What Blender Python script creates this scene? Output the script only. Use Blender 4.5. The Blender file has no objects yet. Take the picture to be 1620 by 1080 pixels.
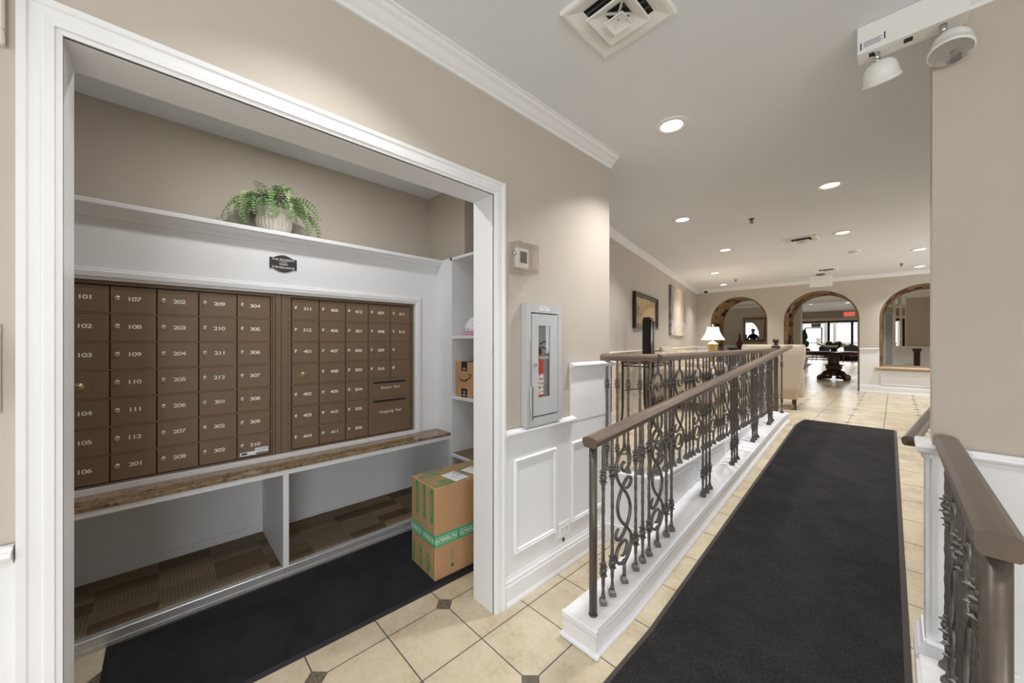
import bpy, math, random
from mathutils import Vector, Matrix
random.seed(7)
S = bpy.context.scene
COL = S.collection
PI = math.pi

# ------------------------------------------------------------------ camera, world, big lights
cam_d = bpy.data.cameras.new('camera')
cam = bpy.data.objects.new('camera', cam_d); COL.objects.link(cam)
cam.location = (0, 0, 1.4)
cam.rotation_euler = (PI/2, 0, math.radians(46.13))
cam_d.sensor_width = 36; cam_d.lens = 582/1620*36
cam_d.clip_start = 0.02; cam_d.clip_end = 200
S.camera = cam
S.view_settings.view_transform = 'Standard'
S.view_settings.look = 'None'
S.view_settings.gamma = 1
S.view_settings.use_curve_mapping = False
S.view_settings.exposure = 0.0
S.cycles.use_denoising = True
S.cycles.max_bounces = 10
S.cycles.diffuse_bounces = 6
S.cycles.glossy_bounces = 4
S.cycles.transmission_bounces = 8
S.cycles.transparent_max_bounces = 12
S.cycles.sample_clamp_indirect = 6

W = bpy.data.worlds.new('sky'); S.world = W; W.use_nodes = True
W.node_tree.nodes['Background'].inputs[0].default_value = (0.95, 0.98, 1.0, 1)
W.node_tree.nodes['Background'].inputs[1].default_value = 1.6

def area(name, loc, rot, sx, sy, power, col=(1, 1, 1), spread=180):
    d = bpy.data.lights.new(name, 'AREA'); d.shape = 'RECTANGLE'; d.size = sx; d.size_y = sy
    d.energy = power; d.color = col; d.spread = math.radians(spread)
    o = bpy.data.objects.new(name, d); COL.objects.link(o)
    o.location = loc; o.rotation_euler = rot
    return o
# daylight at assumed entrance window, sun room and parlour windows; front and side are added fill
area('daylight_entrance', (3.42, -1.55, 1.12), (0, PI/2, 0), 2.1, 1.9, 88, (.93, .968, 1))
area('fill_front', (1.0, -3.22, 1.5), (PI/2, 0, 0), 3.4, 2.0, 22, (.90, .955, 1))  # fill light at an added, unseen front window
area('daylight_sunroom', (-2.2, 29.3, 1.9), (-PI/2, 0, 0), 8.0, 2.4, 420, (.97, .985, 1))
area('daylight_parlour', (-5.0, 8.22, 1.9), (PI/2, 0, 0), 2.6, 1.6, 40, (.97, .985, 1))
area('fill_side', (2.62, 8.2, 1.9), (0, PI/2, 0), 1.5, 4.0, 45, (.92, .965, 1))  # added fill at an unseen window, raises the lounge light

# ------------------------------------------------------------------ materials
def lin(r, g, b):
    f = lambda c: (c/255/12.92 if c/255 <= .04045 else ((c/255+.055)/1.055)**2.4)
    return (f(r), f(g), f(b), 1)
class NT:
    def __init__(s, name):
        s.m = bpy.data.materials.new(name); s.m.use_nodes = True
        s.t = s.m.node_tree; s.b = s.t.nodes['Principled BSDF']
    def n(s, typ, **kw):
        x = s.t.nodes.new(typ)
        for k, v in kw.items(): setattr(x, k, v)
        return x
    def l(s, a, b): s.t.links.new(a, b)
    def math(s, op, a, b=None, c=None):
        x = s.n('ShaderNodeMath', operation=op)
        for i, v in enumerate((a, b, c)):
            if v is None: continue
            if isinstance(v, (int, float)): x.inputs[i].default_value = v
            else: s.l(v, x.inputs[i])
        return x.outputs[0]
    def mix(s, fac, a, b):
        x = s.n('ShaderNodeMix', data_type='RGBA')
        for i, v in ((0, fac), (6, a), (7, b)):
            if isinstance(v, (int, float, tuple)): x.inputs[i].default_value = v
            else: s.l(v, x.inputs[i])
        return x.outputs[2]
    def noise(s, scale, vec=None, detail=4, rough=.6):
        x = s.n('ShaderNodeTexNoise'); x.inputs['Scale'].default_value = scale
        x.inputs['Detail'].default_value = detail; x.inputs['Roughness'].default_value = rough
        if vec is not None: s.l(vec, x.inputs['Vector'])
        return x.outputs['Fac']
    def ramp(s, fac, stops):
        x = s.n('ShaderNodeValToRGB'); cr = x.color_ramp
        while len(cr.elements) < len(stops): cr.elements.new(.5)
        for e, (p, c) in zip(cr.elements, stops): e.position = p; e.color = c
        s.l(fac, x.inputs[0]); return x.outputs[0]
    def pos(s): return s.n('ShaderNodeNewGeometry').outputs['Position']
    def obj(s): return s.n('ShaderNodeTexCoord').outputs['Object']
    def set(s, **kw):
        for k, v in kw.items():
            k = k.replace('_', ' ')
            i = s.b.inputs[k]
            if isinstance(v, (int, float, tuple)): i.default_value = v
            else: s.l(v, i)
        return s.m
    def bump(s, h, strength=.1, dist=.002):
        x = s.n('ShaderNodeBump'); x.inputs['Strength'].default_value = strength
        x.inputs['Distance'].default_value = dist; s.l(h, x.inputs['Height'])
        s.l(x.outputs[0], s.b.inputs['Normal'])
def simple(name, col, rough=.5, metal=0, var=.0, vs=8, bump=0, bs=60, spec=.5):
    N = NT(name); c = lin(*col)
    if var:
        d = tuple(max(0, x*(1-var)) for x in c[:3])+(1,); u = tuple(min(1, x*(1+var)) for x in c[:3])+(1,)
        base = N.ramp(N.noise(vs, N.pos()), [(.3, d), (.7, u)])
    else: base = c
    N.set(Base_Color=base, Roughness=rough, Metallic=metal)
    N.b.inputs['Specular IOR Level'].default_value = spec
    if bump: N.bump(N.noise(bs, N.pos()), bump)
    return N.m
M = {}
M['beige'] = simple('beige_wall_paint', (193, 184, 172), .55, var=.015, vs=3, bump=.05, bs=220, spec=.35)
M['white'] = simple('white_trim_paint', (233, 233, 235), .35, var=.01, vs=5, bump=.03, bs=90)
M['cream'] = simple('cream_trim_paint', (226, 216, 200), .4, var=.01)
M['ceil'] = simple('ceiling_paint', (228, 231, 236), .9, var=.01, vs=2, bump=.05, bs=200, spec=.2)
M['alcove_white'] = simple('alcove_white_paint', (226, 227, 230), .45, var=.015, vs=6, bump=.04, bs=80)
M['steel_white'] = simple('white_enamel', (236, 236, 234), .3)
M['greymetal'] = simple('grey_enamel', (188, 190, 192), .35, var=.02)
M['bronze'] = simple('bronze_enamel', (124, 103, 84), .42, .2, var=.05, vs=14, bump=.04, bs=300)
M['bronze_dark'] = simple('bronze_gap', (48, 39, 32), .6)
M['iron'] = simple('wrought_iron', (112, 107, 103), .36, .5, var=.25, vs=60, bump=.5, bs=160)
M['rail'] = simple('brown_handrail_paint', (110, 94, 82), .33, .1, var=.05, vs=20)
M['rail_grey'] = simple('worn_brown_rail_paint', (98, 86, 78), .3, .2, var=.08, vs=12)
M['post'] = simple('chipped_brown_post_paint', (92, 82, 74), .35, .2, var=.12, vs=60)
M['black'] = simple('black_plastic', (28, 28, 30), .5)
M['slot'] = simple('slot_black', (8, 8, 9), .7)
M['chrome'] = simple('chrome', (200, 200, 198), .18, 1)
M['lock'] = simple('nickel_lock', (222, 216, 200), .3, .6)
M['brass'] = simple('antique_brass', (178, 162, 116), .32, .45, var=.15, vs=30)
M['finial'] = simple('dark_bronze_ball', (92, 84, 72), .3, .6)
M['ink'] = simple('white_lettering', (238, 234, 226), .5)
M['inkblack'] = simple('black_print', (30, 28, 27), .6)
M['blue_ink'] = simple('blue_print', (60, 80, 150), .6)
M['green_ink'] = simple('green_print', (58, 150, 100), .6)
M['green_tape'] = simple('green_tape', (72, 172, 122), .28)
M['red_ink'] = simple('red_pen', (190, 60, 70), .6)
M['card'] = simple('cardboard', (186, 146, 108), .75, var=.05, vs=25, bump=.15, bs=150, spec=.2)
M['paper'] = simple('white_paper', (235, 236, 240), .6)
M['ceramic'] = simple('cream_ceramic', (222, 214, 202), .3, var=.03)
M['upholstery'] = simple('beige_linen', (196, 182, 165), .95, var=.08, vs=300, bump=.4, bs=500, spec=.2)
M['pillow'] = simple('taupe_satin', (186, 172, 156), .6, var=.06, vs=40)
M['darkwood'] = simple('dark_mahogany', (66, 38, 26), .3, var=.35, vs=18)
M['blackframe'] = simple('dark_bronze_aluminium', (34, 32, 32), .35, .3)
M['glassvase'] = simple('dark_olive_glaze', (20, 15, 9), .12)
M['redglass'] = simple('dark_red_glaze', (96, 14, 26), .08)
M['picframe'] = simple('dark_brown_frame', (44, 34, 28), .3)
M['goldframe'] = simple('bronze_gilt_frame', (122, 92, 62), .35, .4, var=.2, vs=40)
M['soil'] = simple('soil', (50, 38, 28), .9)
M['red'] = simple('red_enamel', (196, 44, 40), .3)
M['grey_print'] = simple('grey_print', (120, 122, 126), .7)
M['pink'] = simple('pink_plastic', (214, 150, 180), .35)
M['skin'] = simple('skin', (205, 155, 130), .5)
M['redcap'] = simple('red_cloth', (150, 40, 45), .8)
M['navy'] = simple('navy_cloth', (34, 34, 48), .85)
M['greydoor'] = simple('grey_door_paint', (176, 180, 186), .5)
M['slate'] = simple('slate_upholstery', (70, 78, 92), .8, var=.1, vs=60)
M['silver'] = simple('brushed_silver', (190, 188, 184), .28, .85, var=.05, vs=80)
M['brushed'] = simple('brushed_aluminium', (205, 204, 205), .35, .6, var=.06, vs=50)
M['plate'] = simple('almond_plate', (214, 206, 194), .45)
M['darkgrey'] = simple('dark_grey_plastic', (88, 84, 80), .5)
M['mirror'] = simple('mirror_silver', (240, 242, 245), .02, 1)
M['leafs'] = []
for i, c in enumerate([(104, 136, 74), (140, 168, 104), (164, 188, 126), (66, 96, 50), (136, 166, 120)]):
    m = simple('fern_leaf_%s' % 'abcde'[i], c, .5, var=.25, vs=120); M['leafs'].append(m)
M['topiary'] = simple('topiary_leaf', (38, 66, 30), .7, var=.5, vs=90, bump=1, bs=200)
M['mat'] = None
def emis(name, col, st, base=(0, 0, 0)):
    N = NT(name); N.set(Base_Color=lin(*base), Roughness=.5)
    N.b.inputs['Emission Color'].default_value = lin(*col); N.b.inputs['Emission Strength'].default_value = st
    return N.m
M['lens'] = emis('lit_lens', (255, 252, 244), 6.0)
M['exitred'] = emis('exit_red', (255, 60, 50), 1.3)
M['exitface'] = emis('exit_face', (190, 150, 120), .5, (180, 170, 150))
def glass(name, col=(1, 1, 1, 1), alpha=.12, rough=.02):
    N = NT(name)
    tr = N.n('ShaderNodeBsdfTransparent'); tr.inputs[0].default_value = col
    gl = N.n('ShaderNodeBsdfGlossy'); gl.inputs['Roughness'].default_value = rough
    fr = N.n('ShaderNodeLayerWeight'); fr.inputs[0].default_value = .25
    mx = N.n('ShaderNodeMixShader'); a = N.math('ADD', N.math('MULTIPLY', fr.outputs['Facing'], .35), alpha*.2)
    N.l(a, mx.inputs[0]); N.l(tr.outputs[0], mx.inputs[1]); N.l(gl.outputs[0], mx.inputs[2])
    N.l(mx.outputs[0], N.t.nodes['Material Output'].inputs[0]); return N.m
M['glass'] = glass('window_glass')
M['clear'] = glass('clear_acrylic', (.99, .975, .965, 1), .35, .03)

def tile_mat():
    N = NT('beige_ceramic_floor_tile'); P = N.pos()
    sp = N.n('ShaderNodeSeparateXYZ'); N.l(P, sp.inputs[0]); x, y = sp.outputs[0], sp.outputs[1]
    p = .3155
    def cell(v, off, per):   # signed distance to the nearest lattice line
        a = N.math('DIVIDE', N.math('SUBTRACT', v, off), per)
        f = N.math('SUBTRACT', a, N.math('FLOOR', N.math('ADD', a, .5)))
        return N.math('MULTIPLY', N.math('ABSOLUTE', f), per)
    dx, dy = cell(x, -1.034, p), cell(y, 1.0995, p)
    line = N.math('LESS_THAN', N.math('MINIMUM', dx, dy), .0026)
    ddx, ddy = cell(x, -1.034, 2*p), cell(y, 1.0995, 2*p)
    dsum = N.math('ADD', ddx, ddy)
    dia = N.math('LESS_THAN', dsum, .0465)
    ring = N.math('LESS_THAN', dsum, .051)
    ids = N.n('ShaderNodeCombineXYZ')
    N.l(N.math('FLOOR', N.math('DIVIDE', N.math('SUBTRACT', x, -1.034), p)), ids.inputs[0])
    N.l(N.math('FLOOR', N.math('DIVIDE', N.math('SUBTRACT', y, 1.0995), p)), ids.inputs[1])
    wn = N.n('ShaderNodeTexWhiteNoise'); N.l(ids.outputs[0], wn.inputs['Vector'])
    big = N.noise(4.5, P, 6, .62); fine = N.noise(38, P, 4, .6)
    mixf = N.math('ADD', N.math('MULTIPLY', big, .72), N.math('MULTIPLY', fine, .28))
    col = N.ramp(mixf, [(.30, lin(172, 154, 124)), (.45, lin(196, 182, 156)), (.60, lin(209, 197, 174)), (.8, lin(182, 166, 136))])
    col = N.mix(N.math('MULTIPLY', wn.outputs['Value'], .12), col, lin(196, 178, 148))
    dcol = N.ramp(N.noise(60, P), [(.35, lin(92, 84, 72)), (.7, lin(122, 112, 96))])
    c1 = N.mix(line, col, lin(62, 62, 66))
    c2 = N.mix(ring, c1, lin(62, 62, 66))
    c3 = N.mix(dia, c2, dcol)
    N.set(Base_Color=c3, Roughness=N.math('ADD', N.math('MULTIPLY', line, .4), .26))
    h = N.math('SUBTRACT', N.math('MULTIPLY', N.noise(14, P), .25), N.math('MAXIMUM', line, 0))
    N.bump(h, .18, .002); return N.m
M['tile'] = tile_mat()
def granite():
    N = NT('brown_marble'); mp = N.n('ShaderNodeMapping'); N.l(N.pos(), mp.inputs[0])
    mp.inputs['Scale'].default_value = (1, .75, 1)
    v = mp.outputs[0]; a = N.noise(60, v, 8, .8); b = N.noise(18, v, 5, .7)
    f = N.math('ADD', N.math('MULTIPLY', a, .65), N.math('MULTIPLY', b, .35))
    c = N.ramp(f, [(.34, lin(46, 34, 26)), (.45, lin(108, 88, 66)), (.54, lin(158, 134, 104)), (.61, lin(112, 90, 68)), (.70, lin(230, 216, 192))])
    N.set(Base_Color=c, Roughness=.12); return N.m
M['granite'] = granite()
def carpet():
    N = NT('brown_striped_carpet_tile'); P = N.pos()
    sp = N.n('ShaderNodeSeparateXYZ'); N.l(P, sp.inputs[0])
    ids = N.n('ShaderNodeCombineXYZ')
    bx = N.math('FLOOR', N.math('DIVIDE', sp.outputs[0], .11)); by = N.math('FLOOR', N.math('DIVIDE', sp.outputs[1], .24))
    N.l(bx, ids.inputs[0]); N.l(by, ids.inputs[1])
    wn = N.n('ShaderNodeTexWhiteNoise'); N.l(ids.outputs[0], wn.inputs['Vector'])
    st = N.math('SINE', N.math('MULTIPLY', sp.outputs[0], 420)); st2 = N.math('SINE', N.math('MULTIPLY', sp.outputs[1], 420))
    pick = N.math('GREATER_THAN', wn.outputs['Value'], .5)
    mixs = N.n('ShaderNodeMix'); N.l(pick, mixs.inputs[0]); N.l(st, mixs.inputs[2]); N.l(st2, mixs.inputs[3])
    stripe = mixs.outputs[0]
    base = N.ramp(wn.outputs['Value'], [(.1, lin(118, 100, 80)), (.45, lin(156, 140, 116)), (.7, lin(138, 130, 112)), (.95, lin(172, 150, 120))])
    fib = N.noise(420, P, 2, .5)
    c = N.mix(N.math('MULTIPLY', N.math('ADD', stripe, 1), .16), base, lin(76, 62, 48))
    c = N.mix(N.math('MULTIPLY', fib, .4), c, lin(60, 50, 40))
    N.set(Base_Color=c, Roughness=.95); N.b.inputs['Specular IOR Level'].default_value = .1
    N.bump(N.math('ADD', fib, N.math('MULTIPLY', stripe, .2)), .6, .003); return N.m
M['carpet'] = carpet()
def rubber(name, c1, c2, fleck):
    N = NT(name); P = N.pos()
    base = N.ramp(N.noise(5, P, 5, .65), [(.35, lin(*c1)), (.65, lin(*c2))])
    f = N.math('ADD', N.math('MULTIPLY', N.noise(330, P, 2, .5), .5), N.math('MULTIPLY', N.noise(150, P, 2, .6), .5))
    c = N.mix(N.math('MULTIPLY', N.math('SUBTRACT', f, .35), .9), base, lin(*fleck))
    N.set(Base_Color=c, Roughness=.95); N.b.inputs['Specular IOR Level'].default_value = .12
    N.bump(f, .7, .004); return N.m
M['rug'] = rubber('charcoal_loop_pile', (18, 17, 18), (34, 32, 31), (98, 96, 96))
M['matpile'] = rubber('black_entrance_mat_pile', (34, 34, 36), (46, 46, 49), (58, 58, 62))
M['matedge'] = simple('black_rubber_edge', (30, 30, 33), .6)
M['rugedge'] = simple('brown_grey_rubber_edge', (66, 60, 55), .6)
def brickm(name, col): return simple(name, col, .85, var=.15, vs=35, bump=.4, bs=60, spec=.2)
M['brick'] = [brickm('tan_brick', (150, 118, 86)), brickm('buff_brick', (164, 130, 94)), brickm('brown_brick', (122, 92, 68)), brickm('dark_brick', (54, 40, 34))]
M['mortar'] = simple('mortar', (108, 90, 72), .9)
def lampshade():
    N = NT('lit_lamp_shade'); N.set(Base_Color=lin(245, 240, 230), Roughness=.8)
    N.b.inputs['Emission Color'].default_value = lin(255, 248, 236); N.b.inputs['Emission Strength'].default_value = .9
    return N.m
M['shade'] = lampshade()
def painting():
    N = NT('abstract_birch_painting'); o = N.obj(); sp = N.n('ShaderNodeSeparateXYZ'); N.l(o, sp.inputs[0])
    u, v = sp.outputs[1], sp.outputs[2]   # u across (local y), v up from the base
    mp = N.n('ShaderNodeMapping'); N.l(o, mp.inputs[0]); mp.inputs['Scale'].default_value = (1, 9, 1.3)
    n = N.noise(2.2, mp.outputs[0], 6, .7)
    cen = N.math('ABSOLUTE', N.math('DIVIDE', N.math('SUBTRACT', u, .75), .75))
    f = N.math('ADD', N.math('MULTIPLY', cen, .55), N.math('MULTIPLY', N.math('SUBTRACT', n, .5), 1.3))
    c = N.ramp(f, [(.0, lin(226, 208, 190)), (.22, lin(206, 188, 172)), (.42, lin(160, 150, 146)), (.62, lin(112, 106, 108)), (.8, lin(150, 144, 144))])
    low = N.math('MULTIPLY', N.math('LESS_THAN', v, .3), N.math('GREATER_THAN', N.noise(9, o, 6, .8), .5))
    c = N.mix(N.math('MULTIPLY', low, .7), c, lin(222, 216, 208))
    N.set(Base_Color=c, Roughness=.6); return N.m
M['painting'] = painting()
def drawing():
    N = NT('sepia_print'); o = N.obj(); n = N.noise(5, o, 6, .7)
    N.set(Base_Color=N.ramp(n, [(.3, lin(176, 146, 108)), (.55, lin(206, 178, 138)), (.8, lin(190, 160, 120))]), Roughness=.06); return N.m
M['print'] = drawing()
def extl():
    N = NT('extinguisher_label'); o = N.obj(); sp = N.n('ShaderNodeSeparateXYZ'); N.l(o, sp.inputs[0])
    s = N.math('GREATER_THAN', N.math('SINE', N.math('MULTIPLY', sp.outputs[2], 260)), .1)
    n = N.math('GREATER_THAN', N.noise(60, o, 3, .6), .5)
    N.set(Base_Color=N.mix(N.math('MULTIPLY', s, n), lin(232, 228, 224), lin(150, 60, 60)), Roughness=.5); return N.m
M['extlabel'] = extl()

# ------------------------------------------------------------------ mesh builder
class MB:
    def __init__(s): s.v = []; s.f = []; s.mi = []; s.sm = []
    def add(s, vs, fs, mi=0, smooth=False, mat=None):
        o = len(s.v)
        s.v += [tuple(mat @ Vector(p)) if mat else tuple(p) for p in vs]
        for f in fs: s.f.append([i+o for i in f]); s.mi.append(mi); s.sm.append(smooth)
        return s
    def box(s, x0, x1, y0, y1, z0, z1, mi=0, mat=None, bev=0):
        if x0 > x1: x0, x1 = x1, x0
        if y0 > y1: y0, y1 = y1, y0
        if z0 > z1: z0, z1 = z1, z0
        b = min(bev, (x1-x0)*.45, (y1-y0)*.45, (z1-z0)*.45)
        if b <= 0:
            vs = [(x0,y0,z0),(x1,y0,z0),(x1,y1,z0),(x0,y1,z0),(x0,y0,z1),(x1,y0,z1),(x1,y1,z1),(x0,y1,z1)]
            return s.add(vs, [(0,3,2,1),(4,5,6,7),(0,1,5,4),(1,2,6,5),(2,3,7,6),(3,0,4,7)], mi, False, mat)
        # chamfered box
        vs = []; X = (x0, x1); Y = (y0, y1); Z = (z0, z1); idx = {}
        for i in (0, 1):
            for j in (0, 1):
                for k in (0, 1):
                    sx, sy, sz = (1 if i == 0 else -1), (1 if j == 0 else -1), (1 if k == 0 else -1)
                    for a in range(3):
                        p = [X[i]+sx*b, Y[j]+sy*b, Z[k]+sz*b]
                        p[a] = (X[i], Y[j], Z[k])[a]
                        idx[(i, j, k, a)] = len(vs); vs.append(tuple(p))
        fs = []
        for a in range(3):      # faces
            o1, o2 = [q for q in range(3) if q != a]
            for e in (0, 1):
                q = []
                for (c, d) in ((0, 0), (1, 0), (1, 1), (0, 1)):
                    t = [0, 0, 0]; t[a] = e; t[o1] = c; t[o2] = d; q.append(idx[(t[0], t[1], t[2], a)])
                fs.append(q)
        for a in range(3):      # edges along axis a
            o1, o2 = [q for q in range(3) if q != a]
            for c in (0, 1):
                for d in (0, 1):
                    t = [0, 0, 0]; t[o1] = c; t[o2] = d; u = list(t); u[a] = 1
                    fs.append([idx[tuple(t)+(o1,)], idx[tuple(u)+(o1,)], idx[tuple(u)+(o2,)], idx[tuple(t)+(o2,)]])
        for i in (0, 1):
            for j in (0, 1):
                for k in (0, 1): fs.append([idx[(i, j, k, 0)], idx[(i, j, k, 1)], idx[(i, j, k, 2)]])
        # orient faces outward
        c = Vector(((x0+x1)/2, (y0+y1)/2, (z0+z1)/2)); out = []
        for f in fs:
            p = [Vector(vs[i]) for i in f]; n = (p[1]-p[0]).cross(p[2]-p[0]); m = sum(p, Vector())/len(p)
            out.append(f if n.dot(m-c) > 0 else f[::-1])
        return s.add(vs, out, mi, False, mat)
    def lathe(s, prof, n=24, center=(0, 0, 0), mi=0, smooth=True, mat=None, caps=True, squash=1, flute=0, fn=0):
        vs = []; fs = []; cx, cy, cz = center; m = len(prof)
        for k in range(n):
            a = 2*PI*k/n; fl = 1+flute*math.cos(fn*a)
            for (r, z) in prof: vs.append((cx+r*fl*math.cos(a), cy+r*fl*squash*math.sin(a), cz+z))
        for k in range(n):
            k2 = (k+1) % n
            for j in range(m-1): fs.append((k*m+j, k2*m+j, k2*m+j+1, k*m+j+1))
        s.add(vs, fs, mi, smooth, mat)
        if caps:
            o = len(s.v)-len(vs)
            for j, rev in ((0, True), (m-1, False)):
                if prof[j][0] > 1e-4:
                    f = [o+k*m+j for k in range(n)]
                    s.f.append(f[::-1] if rev else f); s.mi.append(mi); s.sm.append(False)
        return s
    def tube(s, pts, r, n=8, mi=0, smooth=True, closed=False, mat=None, sx=1, sy=1, up=(0, 0, 1)):
        pts = [Vector(p) for p in pts]; rs = r if isinstance(r, (list, tuple)) else [r]*len(pts)
        N = len(pts); vs = []; fs = []; prev = None
        for i, p in enumerate(pts):
            t = (pts[min(i+1, N-1)]-pts[max(i-1, 0)])
            if t.length < 1e-9: t = Vector((0, 0, 1))
            t.normalize()
            if prev is None:
                u = Vector(up)
                if abs(t.dot(u)) > .95: u = Vector((1, 0, 0))
                a = t.cross(u).normalized()
            else: a = (prev-t*prev.dot(t)).normalized()
            prev = a; b = t.cross(a)
            for k in range(n):
                an = 2*PI*k/n+PI/n
                vs.append(p+a*math.cos(an)*rs[i]*sx+b*math.sin(an)*rs[i]*sy)
        for i in range(N-1):
            for k in range(n):
                k2 = (k+1) % n
                fs.append((i*n+k, i*n+k2, (i+1)*n+k2, (i+1)*n+k))
        fs.append(list(range(n))[::-1]); fs.append([(N-1)*n+k for k in range(n)])
        return s.add(vs, fs, mi, smooth, mat)
    def sweep(s, prof, p0, p1, out, mi=0, z=True, e0=0, e1=0, smooth=False):
        """profile [(out, up)] closed polygon swept from p0 to p1; e0, e1 mitre: extra length per unit of out"""
        p0 = Vector(p0); p1 = Vector(p1); o = Vector(out).normalized(); d = (p1-p0).normalized()
        up = d.cross(o); 
        if up.z < 0 or (abs(up.z) < 1e-6 and up.length and not z): up = -up
        if z: up = Vector((0, 0, 1))
        vs = []; n = len(prof)
        for (a, b) in prof: vs.append(p0+o*a+up*b-d*(e0*a))
        for (a, b) in prof: vs.append(p1+o*a+up*b+d*(e1*a))
        fs = [(i, (i+1) % n, n+(i+1) % n, n+i) for i in range(n)]
        # orientation test
        c = sum(vs, Vector())/len(vs)
        test = fs[0]; pp = [vs[i] for i in test]; nn = (pp[1]-pp[0]).cross(pp[2]-pp[0])
        ar = sum(prof[i][0]*prof[(i+1) % n][1]-prof[(i+1) % n][0]*prof[i][1] for i in range(n))
        h = d.cross(o).dot(up)
        flip = (ar > 0) == (h > 0)
        if flip: fs = [f[::-1] for f in fs]; caps = [list(range(n)), [n+i for i in range(n)][::-1]]
        else: caps = [list(range(n))[::-1], [n+i for i in range(n)]]
        if not flip: caps = [c_ for c_ in caps]
        s.add([tuple(v) for v in vs], fs, mi, smooth); s.add([tuple(v) for v in vs], caps, mi, False)
        return s
    def prism(s, poly, axis, a0, a1, mi=0, smooth=False, mat=None):
        """poly in the two other axes (ordered), extruded along axis"""
        n = len(poly); vs = []
        for a in (a0, a1):
            for (u, v) in poly:
                vs.append({'x': (a, u, v), 'y': (u, a, v), 'z': (u, v, a)}[axis])
        fs = [(i, (i+1) % n, n+(i+1) % n, n+i) for i in range(n)]+[list(range(n))[::-1], [n+i for i in range(n)]]
        return s.add(vs, fs, mi, smooth, mat)
    def sphere(s, c, r, n=12, m=8, mi=0, mat=None, sc=(1, 1, 1)):
        prof = [(r*math.sin(PI*j/m), -r*math.cos(PI*j/m)) for j in range(m+1)]
        vs = []; fs = []
        for k in range(n):
            a = 2*PI*k/n
            for (q, z) in prof: vs.append((c[0]+q*math.cos(a)*sc[0], c[1]+q*math.sin(a)*sc[1], c[2]+z*sc[2]))
        M_ = m+1
        for k in range(n):
            k2 = (k+1) % n
            for j in range(m): fs.append((k*M_+j, k2*M_+j, k2*M_+j+1, k*M_+j+1))
        return s.add(vs, fs, mi, True, mat)
    def build(s, name, mats, parent=None, loc=None, fix=False):
        if not isinstance(mats, (list, tuple)): mats = [mats]
        me = bpy.data.meshes.new(name)
        if parent is not None: inv = INV[parent.name]
        elif loc is not None: inv = Matrix.Translation(Vector(loc)).inverted()
        else: inv = Matrix()
        if LOCAL[0] and parent is not None: inv = Matrix()
        me.from_pydata([tuple(inv @ Vector(v)) for v in s.v], [], s.f)
        for m in mats: me.materials.append(m)
        for p, mi, sm in zip(me.polygons, s.mi, s.sm): p.material_index = mi; p.use_smooth = sm
        if fix:
            import bmesh
            bm = bmesh.new(); bm.from_mesh(me); bmesh.ops.remove_doubles(bm, verts=bm.verts, dist=1e-5)
            bmesh.ops.recalc_face_normals(bm, faces=bm.faces); bm.to_mesh(me); bm.free()
        me.update()
        o = bpy.data.objects.new(name, me); COL.objects.link(o)
        if parent is not None:
            o.parent = parent; INV[o.name] = INV[parent.name]
        elif loc is not None:
            o.location = loc; INV[o.name] = inv
        else: INV[o.name] = Matrix()
        return o
INV = {}; LOCAL = [False]
def tag(o, label, cat, group=None, kind=None):
    o['label'] = label; o['category'] = cat
    if group: o['group'] = group
    if kind: o['kind'] = kind
    return o
def thing(name, label, cat, loc=(0, 0, 0), rz=0, group=None):
    o = bpy.data.objects.new(name, None); COL.objects.link(o)
    o.location = loc; o.rotation_euler = (0, 0, rz); o.empty_display_size = .1
    INV[o.name] = (Matrix.Translation(Vector(loc)) @ Matrix.Rotation(rz, 4, 'Z')).inverted()
    return tag(o, label, cat, group)
def struct(o): o['kind'] = 'structure'; return o
def dup(root, loc, rz=None, label=None, group=None):
    r = root.copy(); COL.objects.link(r); r.location = loc
    if rz is not None: r.rotation_euler = (0, 0, rz)
    if label: r['label'] = label
    if group: r['group'] = group
    INV[r.name] = (Matrix.Translation(Vector(loc)) @ Matrix.Rotation(r.rotation_euler[2], 4, 'Z')).inverted()
    for ch in list(root.children):
        c = ch.copy(); COL.objects.link(c); c.parent = r
        for g in list(ch.children):
            d = g.copy(); COL.objects.link(d); d.parent = c
    return r
# text as mesh
_tc = {}
def text(mb, st, size, origin, right, up, mi=0, xs=1.0, center=True, lift=.0006, bold=0, track=1.0):
    key = (st, bold, track)
    if key not in _tc:
        cu = bpy.data.curves.new('t', 'FONT'); cu.body = st; cu.size = 1; cu.offset = bold
        cu.resolution_u = 3; cu.space_character = track
        ob = bpy.data.objects.new('t', cu); COL.objects.link(ob)
        dg = bpy.context.evaluated_depsgraph_get(); me = ob.evaluated_get(dg).to_mesh()
        vs = [tuple(v.co) for v in me.vertices]; fs = [tuple(p.vertices) for p in me.polygons]
        ob.evaluated_get(dg).to_mesh_clear(); bpy.data.objects.remove(ob); bpy.data.curves.remove(cu)
        _tc[key] = (vs, fs)
    vs, fs = _tc[key]
    if not vs: return
    x0 = min(v[0] for v in vs); x1 = max(v[0] for v in vs); y0 = min(v[1] for v in vs); y1 = max(v[1] for v in vs)
    cx, cy = ((x0+x1)/2, (y0+y1)/2) if center else (x0, 0)
    O = Vector(origin); R = Vector(right).normalized(); U = Vector(up).normalized(); N = R.cross(U)
    mb.add([O+R*((v[0]-cx)*size*xs)+U*((v[1]-cy)*size)+N*lift for v in vs], fs, mi)

UP = (0, 0, 1)
CZ = 2.72; ZU = .40
XW = -1.433                      # face of the near left wall
def ramp_z(y): return min(ZU, max(0, (y-1.72)*.107))

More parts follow.
